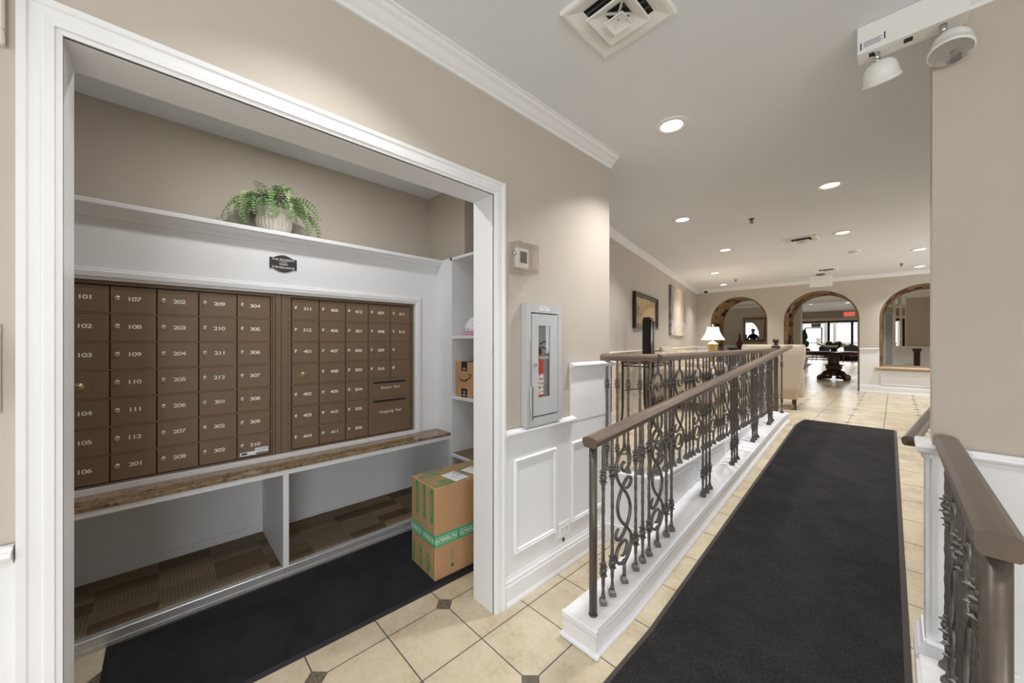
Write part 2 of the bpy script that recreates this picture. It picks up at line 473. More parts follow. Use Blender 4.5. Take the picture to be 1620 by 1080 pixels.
# ------------------------------------------------------------------ structure: floor, ceiling, walls
YR = 1.72+ZU/.107
b = MB()
def quad(b, p, mi=0): b.add(p, [list(range(len(p)))], mi)
quad(b, [(-3.4, -3.0, 0), (3.3, -3.0, 0), (3.3, 1.72, 0), (-3.4, 1.72, 0)])
quad(b, [(-3.4, 1.72, 0), (-.92, 1.72, 0), (-.92, 2.5, 0), (-3.4, 2.5, 0)])
quad(b, [(-.92, 1.72, 0), (3.3, 1.72, 0), (3.3, YR, ZU), (-.92, YR, ZU)])
quad(b, [(-.92, YR, ZU), (3.3, YR, ZU), (3.3, 11.2, ZU), (-.92, 11.2, ZU)])
quad(b, [(-7, 2.30, ZU), (-1.12, 2.30+.17, ZU), (-1.12, 11.2, ZU), (-7, 11.2, ZU)])
quad(b, [(-1.12, YR, ZU), (-.92, YR, ZU), (-.92, 11.2, ZU), (-1.12, 11.2, ZU)])
quad(b, [(-7, 11.2, ZU), (3.3, 11.2, ZU), (3.3, 30, ZU), (-7, 30, ZU)])
struct(b.build('floor', M['tile']))
b = MB(); b.box(-7, 3.3, -3.0, 16.1, CZ, CZ+.1); b.box(-7, 3.3, 16.1, 26.0, 3.0, 3.1); b.box(-7, 3.3, 16.02, 16.1, CZ, 3.1)
b.box(-7, 3.3, 26.0, 30, 2.9, 3.0)
struct(b.build('ceiling', M['ceil']))

Y0, Y1 = -.17, 1.24; OT = 2.155
b = MB()
b.box(-1.586, XW, -3.0, Y0-.02, 0, CZ); b.box(-1.586, XW, Y0-.02, Y1+.02, OT+.02, CZ); b.box(-1.586, XW, Y1+.02, 2.356, 0, CZ)
b.box(-2.3, -1.586, 2.22, 2.356, 0, CZ)
struct(b.build('wall_left', M['beige']))
b = MB()
b.box(-3.4, -3.12, -.9, 2.3, 0, CZ)
b.v = [(v[0]-.003, v[1], v[2]) for v in b.v]; struct(b.build('wall_alcove_back', M['beige']))
struct(MB().box(-3.12, -3.0, -.75, 2.16, 2.08, CZ).build('wall_alcove_upper', M['beige']))
struct(MB().box(-3.12, -1.586, -.9, -.75, 0, CZ).build('wall_alcove_left', M['beige']))
struct(MB().box(-3.0, -2.457, 1.82, 2.16, 2.08, CZ).build('wall_alcove_pier', M['beige']))
struct(MB().box(-3.12, -1.586, 2.16, 2.22, 0, CZ).build('wall_alcove_right', M['beige']))
# right partition
XR = .104; YP = 2.22
b = MB(); b.box(XR, 3.3, YP, YP+.14, 0, CZ)
struct(b.build('wall_right', M['beige']))
# lounge left wall (angled) 
LA = Vector((-2.07, 2.356, 0)); LB = Vector((-3.62, 10.2, 0)); LD = (LB-LA).normalized(); LN = Vector((LD.y, -LD.x, 0))
b = MB()
A = LA-LD*.2; B = LB+LD*.3
vs = [A, B, B-LN*.12, A-LN*.12]
b.add([(v.x, v.y, 0) for v in vs]+[(v.x, v.y, CZ) for v in vs], [(0,1,2,3),(4,7,6,5),(0,4,5,1),(1,5,6,2),(2,6,7,3),(3,7,4,0)])
struct(b.build('wall_lounge', M['beige'], fix=True))
# arch wall
YA, YB = 10.2, 11.13
ARCH = [(-3.265, -2.05, 2.487, 0.40), (-1.738, -.492, 2.48, 0.40), (-.207, 1.04, 2.475, .90)]
ARCH2 = [(-5.95, -4.42, 2.487, 0.40), (-4.24, -3.9, 2.3, .40)]
b = MB()
def arch_wall(b, x0, x1, arches, z0):
    xs = x0
    for (a0, a1, top, sill) in sorted(arches):
        r = (a1-a0)/2; cx = (a0+a1)/2; sp = top-r
        b.box(xs, a0, YA, YB, z0, CZ)
        if sill > z0+.01: b.box(a0, a1, YA, YB, z0, sill)
        n = 28
        for i in range(n):
            t0 = PI-PI*i/n; t1 = PI-PI*(i+1)/n
            p0 = (cx+r*math.cos(t0), sp+r*math.sin(t0)); p1 = (cx+r*math.cos(t1), sp+r*math.sin(t1))
            poly = [(p0[0], p0[1]), (p1[0], p1[1]), (p1[0], CZ), (p0[0], CZ)]
            b.prism(poly, 'y', YA, YB)
        xs = a1
    b.box(xs, x1, YA, YB, z0, CZ)
arch_wall(b, -7, 3.3, ARCH+ARCH2, ZU)
struct(b.build('wall_arches', M['beige'], fix=True))
# brick lining of the arches
def bricks(a0, a1, top, sill, name):
    b = MB(); r = (a1-a0)/2-.004; cx = (a0+a1)/2; sp = top-(a1-a0)/2
    path = []; h = .105
    z = sill
    L = [('v', a0+.004, z_) for z_ in [sill+h*k for k in range(int((sp-sill)/h)+1)]]
    pts = [(a0+.004, sill+(sp-sill)*k/max(1, round((sp-sill)/h))) for k in range(max(1, round((sp-sill)/h))+1)]
    na = round(PI*r/h)
    pts += [(cx+r*math.cos(PI-PI*k/na), sp+r*math.sin(PI-PI*k/na)) for k in range(1, na+1)]
    nv = max(1, round((sp-sill)/h))
    pts += [(a1-.004, sp-(sp-sill)*k/nv) for k in range(1, nv+1)]
    ny = 5; dy = (YB-YA)/ny; th = .022
    for i in range(len(pts)-1):
        p, q = Vector((pts[i][0], 0, pts[i][1])), Vector((pts[i+1][0], 0, pts[i+1][1]))
        d = (q-p).normalized(); nrm = Vector((d.z, 0, -d.x))
        # inward normal
        c = Vector((cx, 0, min(max((p.z+q.z)/2, sill), sp)))
        if nrm.dot(c-(p+q)/2) < 0: nrm = -nrm
        off = (i % 2)*dy/2
        ys = [YA]+[YA+off+dy*k for k in range(ny+1) if YA+.02 < YA+off+dy*k < YB-.02]+[YB]
        # mortar strip
        def slab(pa, pb, ya, yb, t, mi):
            vs = []
            for yy in (ya, yb):
                for (pt, tt) in ((pa, 0), (pb, 0), (pb, t), (pa, t)):
                    w = pt+nrm*tt; vs.append((w.x, yy, w.z))
            b.add(vs, [(0,1,2,3),(7,6,5,4),(0,4,5,1),(1,5,6,2),(2,6,7,3),(3,7,4,0)], mi)
        slab(p, q, YA-.002, YB+.002, th-.006, 4)
        for k in range(len(ys)-1):
            g = .005
            mi = random.choices([0, 1, 2, 3], [4, 3, 2.2, 2.2])[0]
            slab(p+d*g, q-d*g, ys[k]+g, ys[k+1]-g, th, mi)
    o = b.build(name, M['brick']+[M['mortar']], fix=False)
    return struct(o)
for i, a in enumerate(ARCH+ARCH2): bricks(*a, 'trim_%d' % (i+40))
# boundary walls; assumed entrance window, and unseen front and side windows added for fill
b = MB()
b.box(3.2, 3.3, -3.0, -2.55, 0, CZ); b.box(3.2, 3.3, -.55, 2.22, 0, CZ); b.box(3.2, 3.3, -2.55, -.55, 2.3, CZ); b.box(3.2, 3.3, -2.55, -.55, 0, .06)
struct(b.build('wall_entrance', M['beige']))
b = MB()
b.box(-3.4, -.75, -3.1, -3.0, 0, CZ); b.box(2.75, 3.3, -3.1, -3.0, 0, CZ); b.box(-.75, 2.75, -3.1, -3.0, 2.55, CZ); b.box(-.75, 2.75, -3.1, -3.0, 0, .45)
struct(b.build('wall_front', M['beige']))
b = MB()
b.box(2.5, 2.6, 2.3, 6.1, 0, CZ); b.box(2.5, 2.6, 10.3-.1, 30, 0, 3.1); b.box(2.5, 2.6, 6.1, 10.2, 2.7, CZ); b.box(2.5, 2.6, 6.1, 10.2, 0, 1.1)
struct(b.build('wall_side', M['beige']))
b = MB(); b.box(-7.1, -7, 2.2, 30, 0, 3.1); struct(b.build('wall_far_left', M['beige']))
b = MB(); b.box(-7, -2.15, 2.20, 2.30, 0, CZ); struct(b.build('wall_lounge_near', M['beige']))
def window(name, x0, x1, y0, y1, z0, z1, axis, nv=2):
    b = MB(); t = .05
    if axis == 'x':   # plane x = const, spans y
        c = (x0+x1)/2
        for k in range(nv+1):
            y = y0+(y1-y0)*k/nv; b.box(c-.03, c+.03, max(y0, y-t/2), min(y1, y+t/2), z0, z1)
        b.box(c-.03, c+.03, y0, y1, z0, z0+t); b.box(c-.03, c+.03, y0, y1, z1-t, z1)
        g = MB().box(c-.004, c+.004, y0, y1, z0, z1)
    else:
        c = (y0+y1)/2
        for k in range(nv+1):
            x = x0+(x1-x0)*k/nv; b.box(max(x0, x-t/2), min(x1, x+t/2), c-.03, c+.03, z0, z1)
        b.box(x0, x1, c-.03, c+.03, z0, z0+t); b.box(x0, x1, c-.03, c+.03, z1-t, z1)
        g = MB().box(x0, x1, c-.004, c+.004, z0, z1)
    o = struct(b.build(name, M['white'])); g.build('pane', M['glass'], o); return o
window('window_1', 3.2, 3.3, -2.55, -.55, .06, 2.3, 'x')  # unseen entrance window, assumed from the shadows in the cubbies
window('fill_window_front', -.75, 2.75, -3.1, -3.0, .45, 2.55, 'y', 3)  # unseen window added to bring in fill light
window('fill_window_side', 2.5, 2.6, 6.1, 10.2, 1.1, 2.7, 'x', 3)  # unseen window added to brighten the lounge

# ------------------------------------------------------------------ trims
CROWN = [(0, -.07), (.012, -.07), (.018, -.058), (.03, -.05), (.05, -.03), (.066, -.02), (.072, -.01), (.085, -.006), (.085, 0), (0, 0)]
def crown(name, segs, mat='white'):
    b = MB()
    for (p0, p1, out) in segs: b.sweep(CROWN, (p0[0], p0[1], CZ), (p1[0], p1[1], CZ), out)
    return struct(b.build(name, M[mat], fix=True))
crown('trim_1', [((XW, -3.0), (XW, 2.362), (1, 0, 0))])
crown('trim_2', [((LA.x, LA.y), (LB.x, LB.y), LN)])
crown('trim_3', [((-3.62, YA), (2.5, YA), (0, -1, 0))])
crown('trim_4', [((XR-.004, YP), (3.2, YP), (0, -1, 0))])
crown('trim_5', [((-6.9, 15.8), (-2.2, 15.8), (0, -1, 0)), ((.22, 15.5), (2.5, 15.5), (0, -1, 0)), ((-7, YB), (2.5, YB), (0, 1, 0))])
# door casing of the mail alcove
CAS = [(0, 0), (0, .012), (.010, .014), (.012, .020), (.028, .022), (.032, .017), (.050, .019), (.054, .024), (.068, .026), (.068, 0)]  # (away from opening, proud)
def casing(name, y0, y1, zt):
    b = MB()
    w = .068; P = CAS
    def ring(y, z, sy, sz): # not used
        pass
    # left leg, head, right leg with mitres; offset a outward from opening
    pathL = [(y0, 0), (y0, zt), (y1, zt), (y1, 0)]
    vs = []; n = len(P)
    for i, (yy, zz) in enumerate(pathL):
        for (a, pr) in P:
            oy = -a if i < 2 else a; oz = 0 if i in (0, 3) else a
            vs.append((XW+pr, yy+oy, zz+oz))
    fs = []
    for i in range(3):
        for k in range(n):
            k2 = (k+1) % n
            fs.append((i*n+k, i*n+k2, (i+1)*n+k2, (i+1)*n+k))
    fs.append(list(range(n))); fs.append([3*n+k for k in range(n)])
    b.add(vs, fs)
    # jambs and head lining
    b.box(-1.592, XW+.006, y1, y1+.02, 0, zt+.02); b.box(-1.592, XW+.006, y0-.02, y0, 0, zt+.02); b.box(-1.592, XW+.006, y0-.02, y1+.02, zt, zt+.02)
    return struct(b.build(name, M['white'], fix=True))
casing('trim_6', Y0, Y1, OT)
# near wall wainscot: panel sheet, chair rails, baseboard, picture-frame mouldings
RAIL = [(0, 0), (.014, 0), (.016, .008), (.024, .014), (.034, .018), (.038, .026), (.034, .034), (.022, .036), (.018, .042), (.006, .044), (0, .044)]
BASE = [(0, 0), (.026, 0), (.026, .012), (.020, .026), (.018, .030), (.018, .105), (.014, .112), (.014, .125), (.008, .134), (.004, .15), (0, .15)]
def sweepz(b, prof, p0, p1, out, z=0, s=1): b.sweep([(a*s, c*s) for a, c in prof], (p0[0], p0[1], z), (p1[0], p1[1], z), out)
b = MB()
b.box(XW, XW+.008, 1.31, 2.362, 0, .89); b.box(XW, XW+.012, 1.885, 2.368, .89, 1.235)
b.box(-1.6, XW+.012, 2.356, 2.368, 0, 1.235)
sweepz(b, RAIL, (XW+.006, 1.312), (XW+.006, 1.905), (1, 0, 0), .885)
sweepz(b, RAIL, (XW+.008, 1.872), (XW+.008, 2.372), (1, 0, 0), 1.222)
def frame(b, axis, c, u0, u1, z0, z1, w=.026, t=.014, sgn=1):
    """moulding rectangle on a wall; axis 'x': plane x=c, u=y ; axis 'y': plane y=c, u=x"""
    P = [(0, 0), (.3, 1.), (.55, .7), (.8, .8), (1, 0)]
    path = [(u0, z0, 1, 1), (u1, z0, -1, 1), (u1, z1, -1, -1), (u0, z1, 1, -1)]
    vs = []; n = len(P)
    for (u, z, su, sz) in path:
        for (a, pr) in P:
            uu = u+su*a*w; zz = z+sz*a*w; q = c+sgn*pr*t
            vs.append((q, uu, zz) if axis == 'x' else (uu, q, zz))
    fs = []
    for i in range(4):
        j = (i+1) % 4
        for k in range(n-1): fs.append((i*n+k, i*n+k+1, j*n+k+1, j*n+k))
    # orient
    nv = Vector((sgn, 0, 0)) if axis == 'x' else Vector((0, sgn, 0)); out = []
    for f in fs:
        p = [Vector(vs[i]) for i in f]; nn = (p[1]-p[0]).cross(p[2]-p[0])
        out.append(f if nn.dot(nv) > 0 else f[::-1])
    b.add(vs, out)
frame(b, 'x', XW+.008, 1.382, 1.74, .25, .762)
frame(b, 'x', XW+.008, 1.888, 2.26, .25, .762)
sweepz(b, BASE, (XW+.006, 1.312), (XW+.006, 2.27), (1, 0, 0))
struct(b.build('trim_7', M['white'], fix=True))
# wainscot on the left, nearer than the alcove casing
b = MB(); b.box(XW, XW+.008, -3.0, Y0-.07, 0, .89); sweepz(b, RAIL, (XW+.006, -3.0), (XW+.006, Y0-.072), (1, 0, 0), .885); sweepz(b, BASE, (XW+.006, -3), (XW+.006, Y0-.072), (1, 0, 0))
struct(b.build('trim_8', M['white'], fix=True))
# right partition wainscot + end cap
b = MB()
WZ = .965
b.box(XR-.018, 3.2, YP-.014, YP, 0, WZ); b.box(XR-.018, XR, YP, YP+.15, 0, WZ)
sweepz(b, RAIL, (XR-.03, YP-.012), (3.2, YP-.012), (0, -1, 0), WZ-.02)
b.box(XR-.045, XR+.01, YP-.05, YP+.17, WZ-.004, WZ+.024, bev=.006)
b.box(XR-.03, XR, YP-.03, YP+.16, WZ-.03, WZ-.004, bev=.006)
frame(b, 'y', YP-.014, .40, 1.25, .28, .84, sgn=-1)
frame(b, 'y', YP-.014, 1.35, 2.4, .28, .84, sgn=-1)
b.box(XR-.002, XR+.012, YP-.022, YP-.012, .24, WZ-.01)
struct(b.build('trim_9', M['white'], fix=True))
# lounge wall wainscot (angled)
b = MB()
def lw(t, z): p = LA+(LB-LA)*t; return (p.x, p.y, z)
o6 = LN*.006
a = LA+o6; c = LB+o6
vs = [LA, LB, LB+LN*.01, LA+LN*.01]
b.add([(v.x, v.y, ZU) for v in vs]+[(v.x, v.y, 1.25) for v in vs], [(0,1,2,3),(4,7,6,5),(0,4,5,1),(1,5,6,2),(2,6,7,3),(3,7,4,0)])
b.sweep(RAIL, (a.x, a.y, 1.235), (c.x, c.y, 1.235), LN); b.sweep(BASE, (a.x, a.y, ZU), (c.x, c.y, ZU), LN)
L = (LB-LA).length
def lframe(s0, s1, z0, z1, w=.026, t=.014):
    fb = MB(); frame(fb, 'x', 0, s0, s1, z0, z1, w, t, 1)
    for i, v in enumerate(fb.v):
        p = LA+LD*v[1]+LN*(v[0]+.010); b.v.append((p.x, p.y, v[2]))
    o = len(b.v)-len(fb.v)
    for f in fb.f: b.f.append([i+o for i in f]); b.mi.append(0); b.sm.append(False)
s = .25
while s+.75 < L: lframe(s, s+.62, ZU+.24, 1.14); s += .74
struct(b.build('trim_10', M['cream'], fix=True))
# arch wall wainscot
b = MB()
for (x0, x1) in ((-3.60, ARCH[0][0]), (ARCH[0][1], ARCH[1][0]), (ARCH[1][1], ARCH[2][0])):
    b.box(x0, x1, YA-.01, YA, ZU, 1.24); sweepz(b, RAIL, (x0, YA-.008), (x1, YA-.008), (0, -1, 0), 1.23)
b.box(ARCH[2][0], 2.5, YA-.01, YA, ZU, .84); b.box(ARCH[2][1], 2.5, YA-.01, YA, .84, 1.24)
for (x0, x1) in ((-3.60, ARCH[0][0]), (ARCH[0][1], ARCH[1][0]), (ARCH[1][1], 2.5)): sweepz(b, BASE, (x0, YA-.008), (x1, YA-.008), (0, -1, 0), ZU)
frame(b, 'y', YA-.01, -.20, 1.03, .55, .78, w=.04, t=.02, sgn=-1)
b.box(ARCH[1][1]+.0, ARCH[1][1]+.012, YA, YB, ZU, 1.26)
struct(b.build('trim_11', M['white'], fix=True))
b = MB(); b.box(ARCH[2][0]-.06, ARCH[2][1]+.06, YA-.10, YB+.04, .862, .905, bev=.012)
struct(b.build('trim_12', simple('tan_sill_paint', (188, 166, 136), .4)))

# ------------------------------------------------------------------ curb and knee wall of the ramp
b = MB()
def ctop(y): return min(.505, .126 if y < 1.6 else .126+(y-1.6)*.1015) if y > 1.6 else .126
CY = [1.40, 1.60, 1.72, 2.2, 3.0, 4.0, 5.0, 5.334, 5.70]
rows = []
for y in CY:
    zt = ctop(y); zb = ramp_z(y)
    prof = [(-.904, zb), (-.904, zb+.012), (-.911, zb+.024), (-.922, zb+.030), (-.922, zt-.045), (-.917, zt-.038), (-.913, zt-.026), (-.918, zt-.02), (-.912, zt-.008), (-.914, zt),
            (-1.092, zt), (-1.094, zt-.01), (-1.085, zt-.02), (-1.088, zt-.045), (-1.082, zt-.05), (-1.082, min(zb, .0)+.030), (-1.10, .012), (-1.10, 0)]
    rows.append([(x, y, z) for x, z in prof])
# near end profile adds base moulding
n = len(rows[0]); vs = [p for r in rows for p in r]; fs = []
for i in range(len(rows)-1):
    for k in range(n): fs.append((i*n+k, i*n+(k+1) % n, (i+1)*n+(k+1) % n, (i+1)*n+k))
fs.append(list(range(n))[::-1]); fs.append([(len(rows)-1)*n+k for k in range(n)])
b.add(vs, fs)
b.box(-1.108, -.898, 1.376, 1.402, 0, .022, bev=.006); b.box(-1.094, -.912, 1.388, 1.402, .02, .1)
b.box(-1.100, -.906, 1.382, 1.402, .098, .126, bev=.004)
struct(b.build('trim_13', M['white'], fix=True))
KZ = .485
b = MB()
# knee wall: front face slightly angled, right face along x=-1.09
kp = [(-1.47, 2.262), (-1.09, 2.40), (-1.09, 5.72), (-1.22, 5.72), (-1.22, 2.52), (-1.50, 2.42)]
b.prism(kp, 'z', 0, KZ-.02)
kc = [(-1.474, 2.250), (-1.082, 2.392), (-1.082, 5.73), (-1.23, 5.73), (-1.23, 2.53), (-1.50, 2.43)]
b.prism(kc, 'z', KZ-.02, KZ)
b.prism([(-1.47, 2.250), (-1.098, 2.388), (-1.098, 2.40), (-1.47, 2.264)], 'z', 0, .12)
for (ya, yb) in ((2.50, 2.98), (3.10, 3.75), (3.87, 4.45)): 
    z0 = ctop(yb)+.0; 
    if KZ-.04-z0 > .03: frame(b, 'x', -1.09, ya, yb, z0-.04, KZ-.035, w=.015, t=.008)
struct(b.build('trim_14', M['white'], fix=True))
# plinth of the right railing
b = MB()
b.box(.066, .21, .95, YP-.05, 0, .17, bev=.004); b.box(.05, .222, .94, YP-.05, 0, .03, bev=.008); b.box(.058, .216, .945, YP-.05, .125, .15, bev=.006)
sweepz(b, BASE, (XR-.02, YP-.05), (XR-.02, YP+.15), (-1, 0, 0), 0, 1.5); b.box(XR-.02, XR+.2, YP-.05, YP-.015, 0, .22)
struct(b.build('trim_15', M['white'], fix=True))

# ------------------------------------------------------------------ railings
def bar_r(i): return .0082+.0011*math.sin(i*2.4)+.0006*math.sin(i*5.1)
def baluster_mb(x, y, zb, zt, hl=.165, hu=.615, spiral=False, S=1.0):
    b = MB()
    H = zt-zb; prof = []; k = 0; z = .03
    while z < H:
        prof.append((bar_r(k)*S, z)); z += .022; k += 1
    prof.append((.008*S, H))
    b.lathe(prof, 8, (x, y, zb))
    for h in (hl, hu):
        b.sphere((x, y, zb+h), .0178*S, 12, 8)
        for s in (-1, 1):
            q = .0225*S
            b.lathe([(.009*S, -.006), (q, -.002), (q, .002), (.010*S, .006)], 4, (x, y, zb+h+s*.022), smooth=False)
            b.lathe([(.0085, -.008), (.0125*S, 0), (.0085, .008)], 10, (x, y, zb+h+s*.034))
    b.lathe([(.022*S, 0), (.024*S, .006), (.022*S, .02), (.014*S, .032), (.009*S, .036)], 4, (x, y, zb), smooth=False)
    b.lathe([(.012*S, 0), (.008*S, .025)], 8, (x, y, zb+.03))
    return b
# the scroll figure in (u across, v up) relative to base, point-symmetric halves
def scroll_pts():
    F = lambda u, v: ((u-258)*.00158, (840-v)*.000862)
    one = [F(*p) for p in [(240, 665), (250, 672), (262, 664), (272, 640), (276, 612), (262, 588), (240, 588), (220, 606), (208, 640), (210, 680), (228, 706), (254, 716), (278, 700), (297, 660), (304, 612), (298, 565), (270, 510), (240, 462), (220, 410), (216, 350), (228, 300), (245, 262), (262, 232), (282, 214), (298, 222), (302, 244), (292, 268), (274, 277), (266, 270)]]
    two = [F(*p) for p in [(262, 118), (254, 110), (242, 122), (240, 142), (256, 166), (276, 160), (292, 130), (294, 90), (284, 52), (260, 34), (232, 48), (213, 90), (206, 140), (216, 200), (245, 262), (272, 310), (290, 360), (297, 410), (290, 462), (270, 510), (252, 540), (232, 558), (214, 556), (205, 540), (206, 518), (214, 500), (222, 494)]]
    return one, two
def smooth_pts(p, n=4):
    out = []
    for i in range(len(p)-1):
        p0 = Vector(p[max(i-1, 0)]); p1 = Vector(p[i]); p2 = Vector(p[i+1]); p3 = Vector(p[min(i+2, len(p)-1)])
        for k in range(n):
            t = k/n
            out.append(.5*((2*p1)+(-p0+p2)*t+(2*p0-5*p1+4*p2-p3)*t*t+(-p0+3*p1-3*p2+p3)*t**3))
    out.append(Vector(p[-1])); return out
def scroll_mb(pos, d, zb, zt, vs=1.0):
    """scroll baluster in the vertical plane through pos along unit direction d"""
    b = MB(); one, two = scroll_pts(); H = zt-zb; sc = 1.0
    def P3(q): return (pos[0]+d[0]*q[0], pos[1]+d[1]*q[0], zb+q[1]*sc)
    for ln in (one, two):
        pts = [P3(q) for q in smooth_pts(ln, 3)]; n = len(pts)
        rs = [.0058+.003*min(1, i/6, (n-1-i)/6) for i in range(n)]
        b.tube(pts, rs, 8, up=(1, 0, 0) if abs(d[1]) > .5 else (0, 1, 0))
    b.tube([(pos[0], pos[1], zb+.02), (pos[0], pos[1], zb+.115)], [.009, .0095], 8)
    b.tube([(pos[0], pos[1], zb+.692), (pos[0], pos[1], zb+.74), (pos[0], pos[1], zt)], [.0095, .008, .008], 8)
    b.lathe([(.007, -.012), (.014, 0), (.007, .012)], 8, (pos[0], pos[1], zb+.108)); b.lathe([(.007, -.012), (.014, 0), (.007, .012)], 8, (pos[0], pos[1], zb+.697))
    b.lathe([(.022, 0), (.024, .006), (.022, .02), (.014, .032), (.009, .036)], 4, (pos[0], pos[1], zb), smooth=False)
    return b
RP = [(-.040, .004), (-.034, -.018), (-.026, -.026), (.026, -.026), (.034, -.018), (.040, .004), (.036, .014), (.022, .021), (0, .024), (-.022, .021), (-.036, .014)]
def rail_mb(p0, p1, w=1.0):
    b = MB(); p0 = Vector(p0); p1 = Vector(p1); d = (p1-p0).normalized(); s = Vector((d.y, -d.x, 0)).normalized()
    n = len(RP); vs = []
    for p in (p0, p1):
        for (a, c) in RP: vs.append(tuple(p+s*a*w+Vector((0, 0, c))))
    fs = [(i, (i+1) % n, n+(i+1) % n, n+i) for i in range(n)]
    b.add(vs, fs, 0, False); b.add(vs, [list(range(n)), [n+i for i in range(n)]], 0, False)
    return b
def join(a, c):
    o = len(a.v); a.v += c.v
    for f, m, s_ in zip(c.f, c.mi, c.sm): a.f.append([i+o for i in f]); a.mi.append(m); a.sm.append(s_)
    return a
RX = -.975
def rtop(y): return .966+(y-1.42)*.0835      # top of the ramp handrail
T = thing('ramp_railing', 'wrought iron railing with sloping brown handrail on the white curb beside the black runner', 'railing', (RX, 1.46, ctop(1.46)))
rail_mb((RX+.012, 1.415, rtop(1.415)-.024), (RX, 6.06, rtop(6.06)-.024)).build('handrail', M['rail'], T, fix=True)
b = MB(); b.lathe([(.0185, 0), (.0185, rtop(1.46)-.05-ctop(1.46))], 20, (RX, 1.462, ctop(1.46))); b.lathe([(.021, 0), (.020, .008)], 20, (RX, 1.462, ctop(1.46)))
b.build('post', M['post'], T)
for y in (1.557, 1.64, 1.88, 1.96, 2.037, 2.269, 2.345, 2.896, 2.966, 3.04, 3.594, 3.667, 3.742, 4.27, 4.35, 4.43, 4.94, 5.02, 5.10, 5.63):
    baluster_mb(RX-.006, y, ctop(y), rtop(y)-.048).build('baluster', M['iron'], T)
for y in (1.758, 2.146):
    scroll_mb((RX-.006, y), (0, 1), ctop(y), rtop(y)-.048).build('scroll_baluster', M['iron'], T)
UT = 1.315
T = thing('lounge_railing', 'wrought iron railing with level handrail on the white knee wall round the raised lounge', 'railing', (-1.135, 2.40, KZ))
UX = -1.125
b = rail_mb((-1.45, 2.262, UT-.024), (-1.108, 2.425, UT-.024), .85); b.build('handrail', M['rail'], T, fix=True)
b = rail_mb((UX+.02, 2.425, UT-.024), (UX+.02, 5.97, UT-.024), .85); b.build('handrail', M['rail'], T, fix=True)
for (x, y) in ((-1.415, 2.297), (-1.352, 2.327), (-1.285, 2.357), (-1.215, 2.388), (-1.152, 2.415)):
    baluster_mb(x, y, KZ, UT-.046).build('baluster', M['iron'], T)
y = 2.47
scroll_mb((UX, y), (0, 1), KZ, UT-.046).build('scroll_baluster', M['iron'], T)
y = 2.585
ng = 0
while y < 5.6:
    for k in range(3):
        if y+k*.072 < 5.66: baluster_mb(UX, y+k*.072, KZ, UT-.046).build('baluster', M['iron'], T)
    if y+.25 < 5.6: scroll_mb((UX, y+.25), (0, 1), KZ, UT-.046).build('scroll_baluster', M['iron'], T)
    y += .375; ng += 1
b = MB()
b.box(-1.13, -1.07, 5.92, 5.98, ZU, .62, bev=.004); b.lathe([(.028, .62), (.036, .64), (.03, .66), (.034, .69), (.026, .73), (.026, 1.15), (.034, 1.17), (.028, 1.19), (.03, 1.25)], 20, (-1.10, 5.95, 0))
b.build('newel_post', M['rail'], T)
b = MB(); b.box(-1.145, -1.055, 5.905, 5.995, 1.25, 1.35, bev=.01); b.build('newel_cap', M['rail_grey'], T)
b = MB(); b.lathe([(.02, 1.35), (.03, 1.362), (.022, 1.37)], 16, (-1.10, 5.95, 0)); b.sphere((-1.10, 5.95, 1.408), .038, 16, 10); b.build('ball_finial', M['finial'], T)
# right railing
QX = .137
T = thing('entry_railing', 'short wrought iron railing with thick brown handrail, nearest the camera at the right edge', 'railing', (QX, 1.18, .13))
rail_mb((QX, 1.13, 1.02), (QX, YP-.02, 1.015), .85).build('handrail', M['rail_grey'], T, fix=True)
b = MB(); b.lathe([(.0205, .17), (.0205, .995)], 20, (QX, 1.172, 0)); b.build('post', M['post'], T)
for y in (1.36, 1.43, 1.62, 1.69, 1.76, 1.97, 2.04, 2.13):
    baluster_mb(QX, y, .17, .99).build('baluster', M['iron'], T)
for y in (1.265, 1.525, 1.865):
    scroll_mb((QX, y), (0, 1), .17, .99).build('scroll_baluster', M['iron'], T)
# return handrail on the far side of the partition
T = thing('wall_handrail', 'brown metal return handrail poking out behind the partition wall on the right', 'handrail', (.055, 2.9, .89))
rail_mb((.045, 2.88, .875), (.6, 2.88, .875), .8).build('rail_return', M['rail_grey'], T, fix=True)
rail_mb((.055, 2.86, .875), (.28, 4.9, .875), .8).build('handrail', M['rail_grey'], T, fix=True)

# ------------------------------------------------------------------ mats
b = MB()
def mat_slab(b, pts, z0, z1, ins, mi_edge=1, mi_top=0):
    c = Vector((sum(p[0] for p in pts)/len(pts), sum(p[1] for p in pts)/len(pts)))
    inner = []
    for p in pts:
        v = Vector(p)-c; inner.append((c.x+v.x-math.copysign(ins, v.x), c.y+v.y-math.copysign(ins, v.y)))
    n = len(pts)
    vs = [(p[0], p[1], z0) for p in pts]+[(p[0], p[1], z0+(z1-z0)*.4) for p in pts]+[(p[0], p[1], z1) for p in inner]
    fs = [(i, (i+1) % n, n+(i+1) % n, n+i) for i in range(n)]+[(n+i, n+(i+1) % n, 2*n+(i+1) % n, 2*n+i) for i in range(n)]
    b.add(vs, fs, mi_edge); b.add([(p[0], p[1], z1) for p in inner], [list(range(n))], mi_top)
mat_slab(b, [(-2.496, -.172), (-1.842, -.176), (-1.79, 1.15), (-1.775, 1.60), (-2.49, 1.60)], .001, .009, .022)
o = b.build('entrance_mat', [M['matpile'], M['matedge']], loc=(-2.15, .7, 0)); tag(o, 'black rectangular floor mat lying in the mailbox alcove under the big carton', 'floor mat')
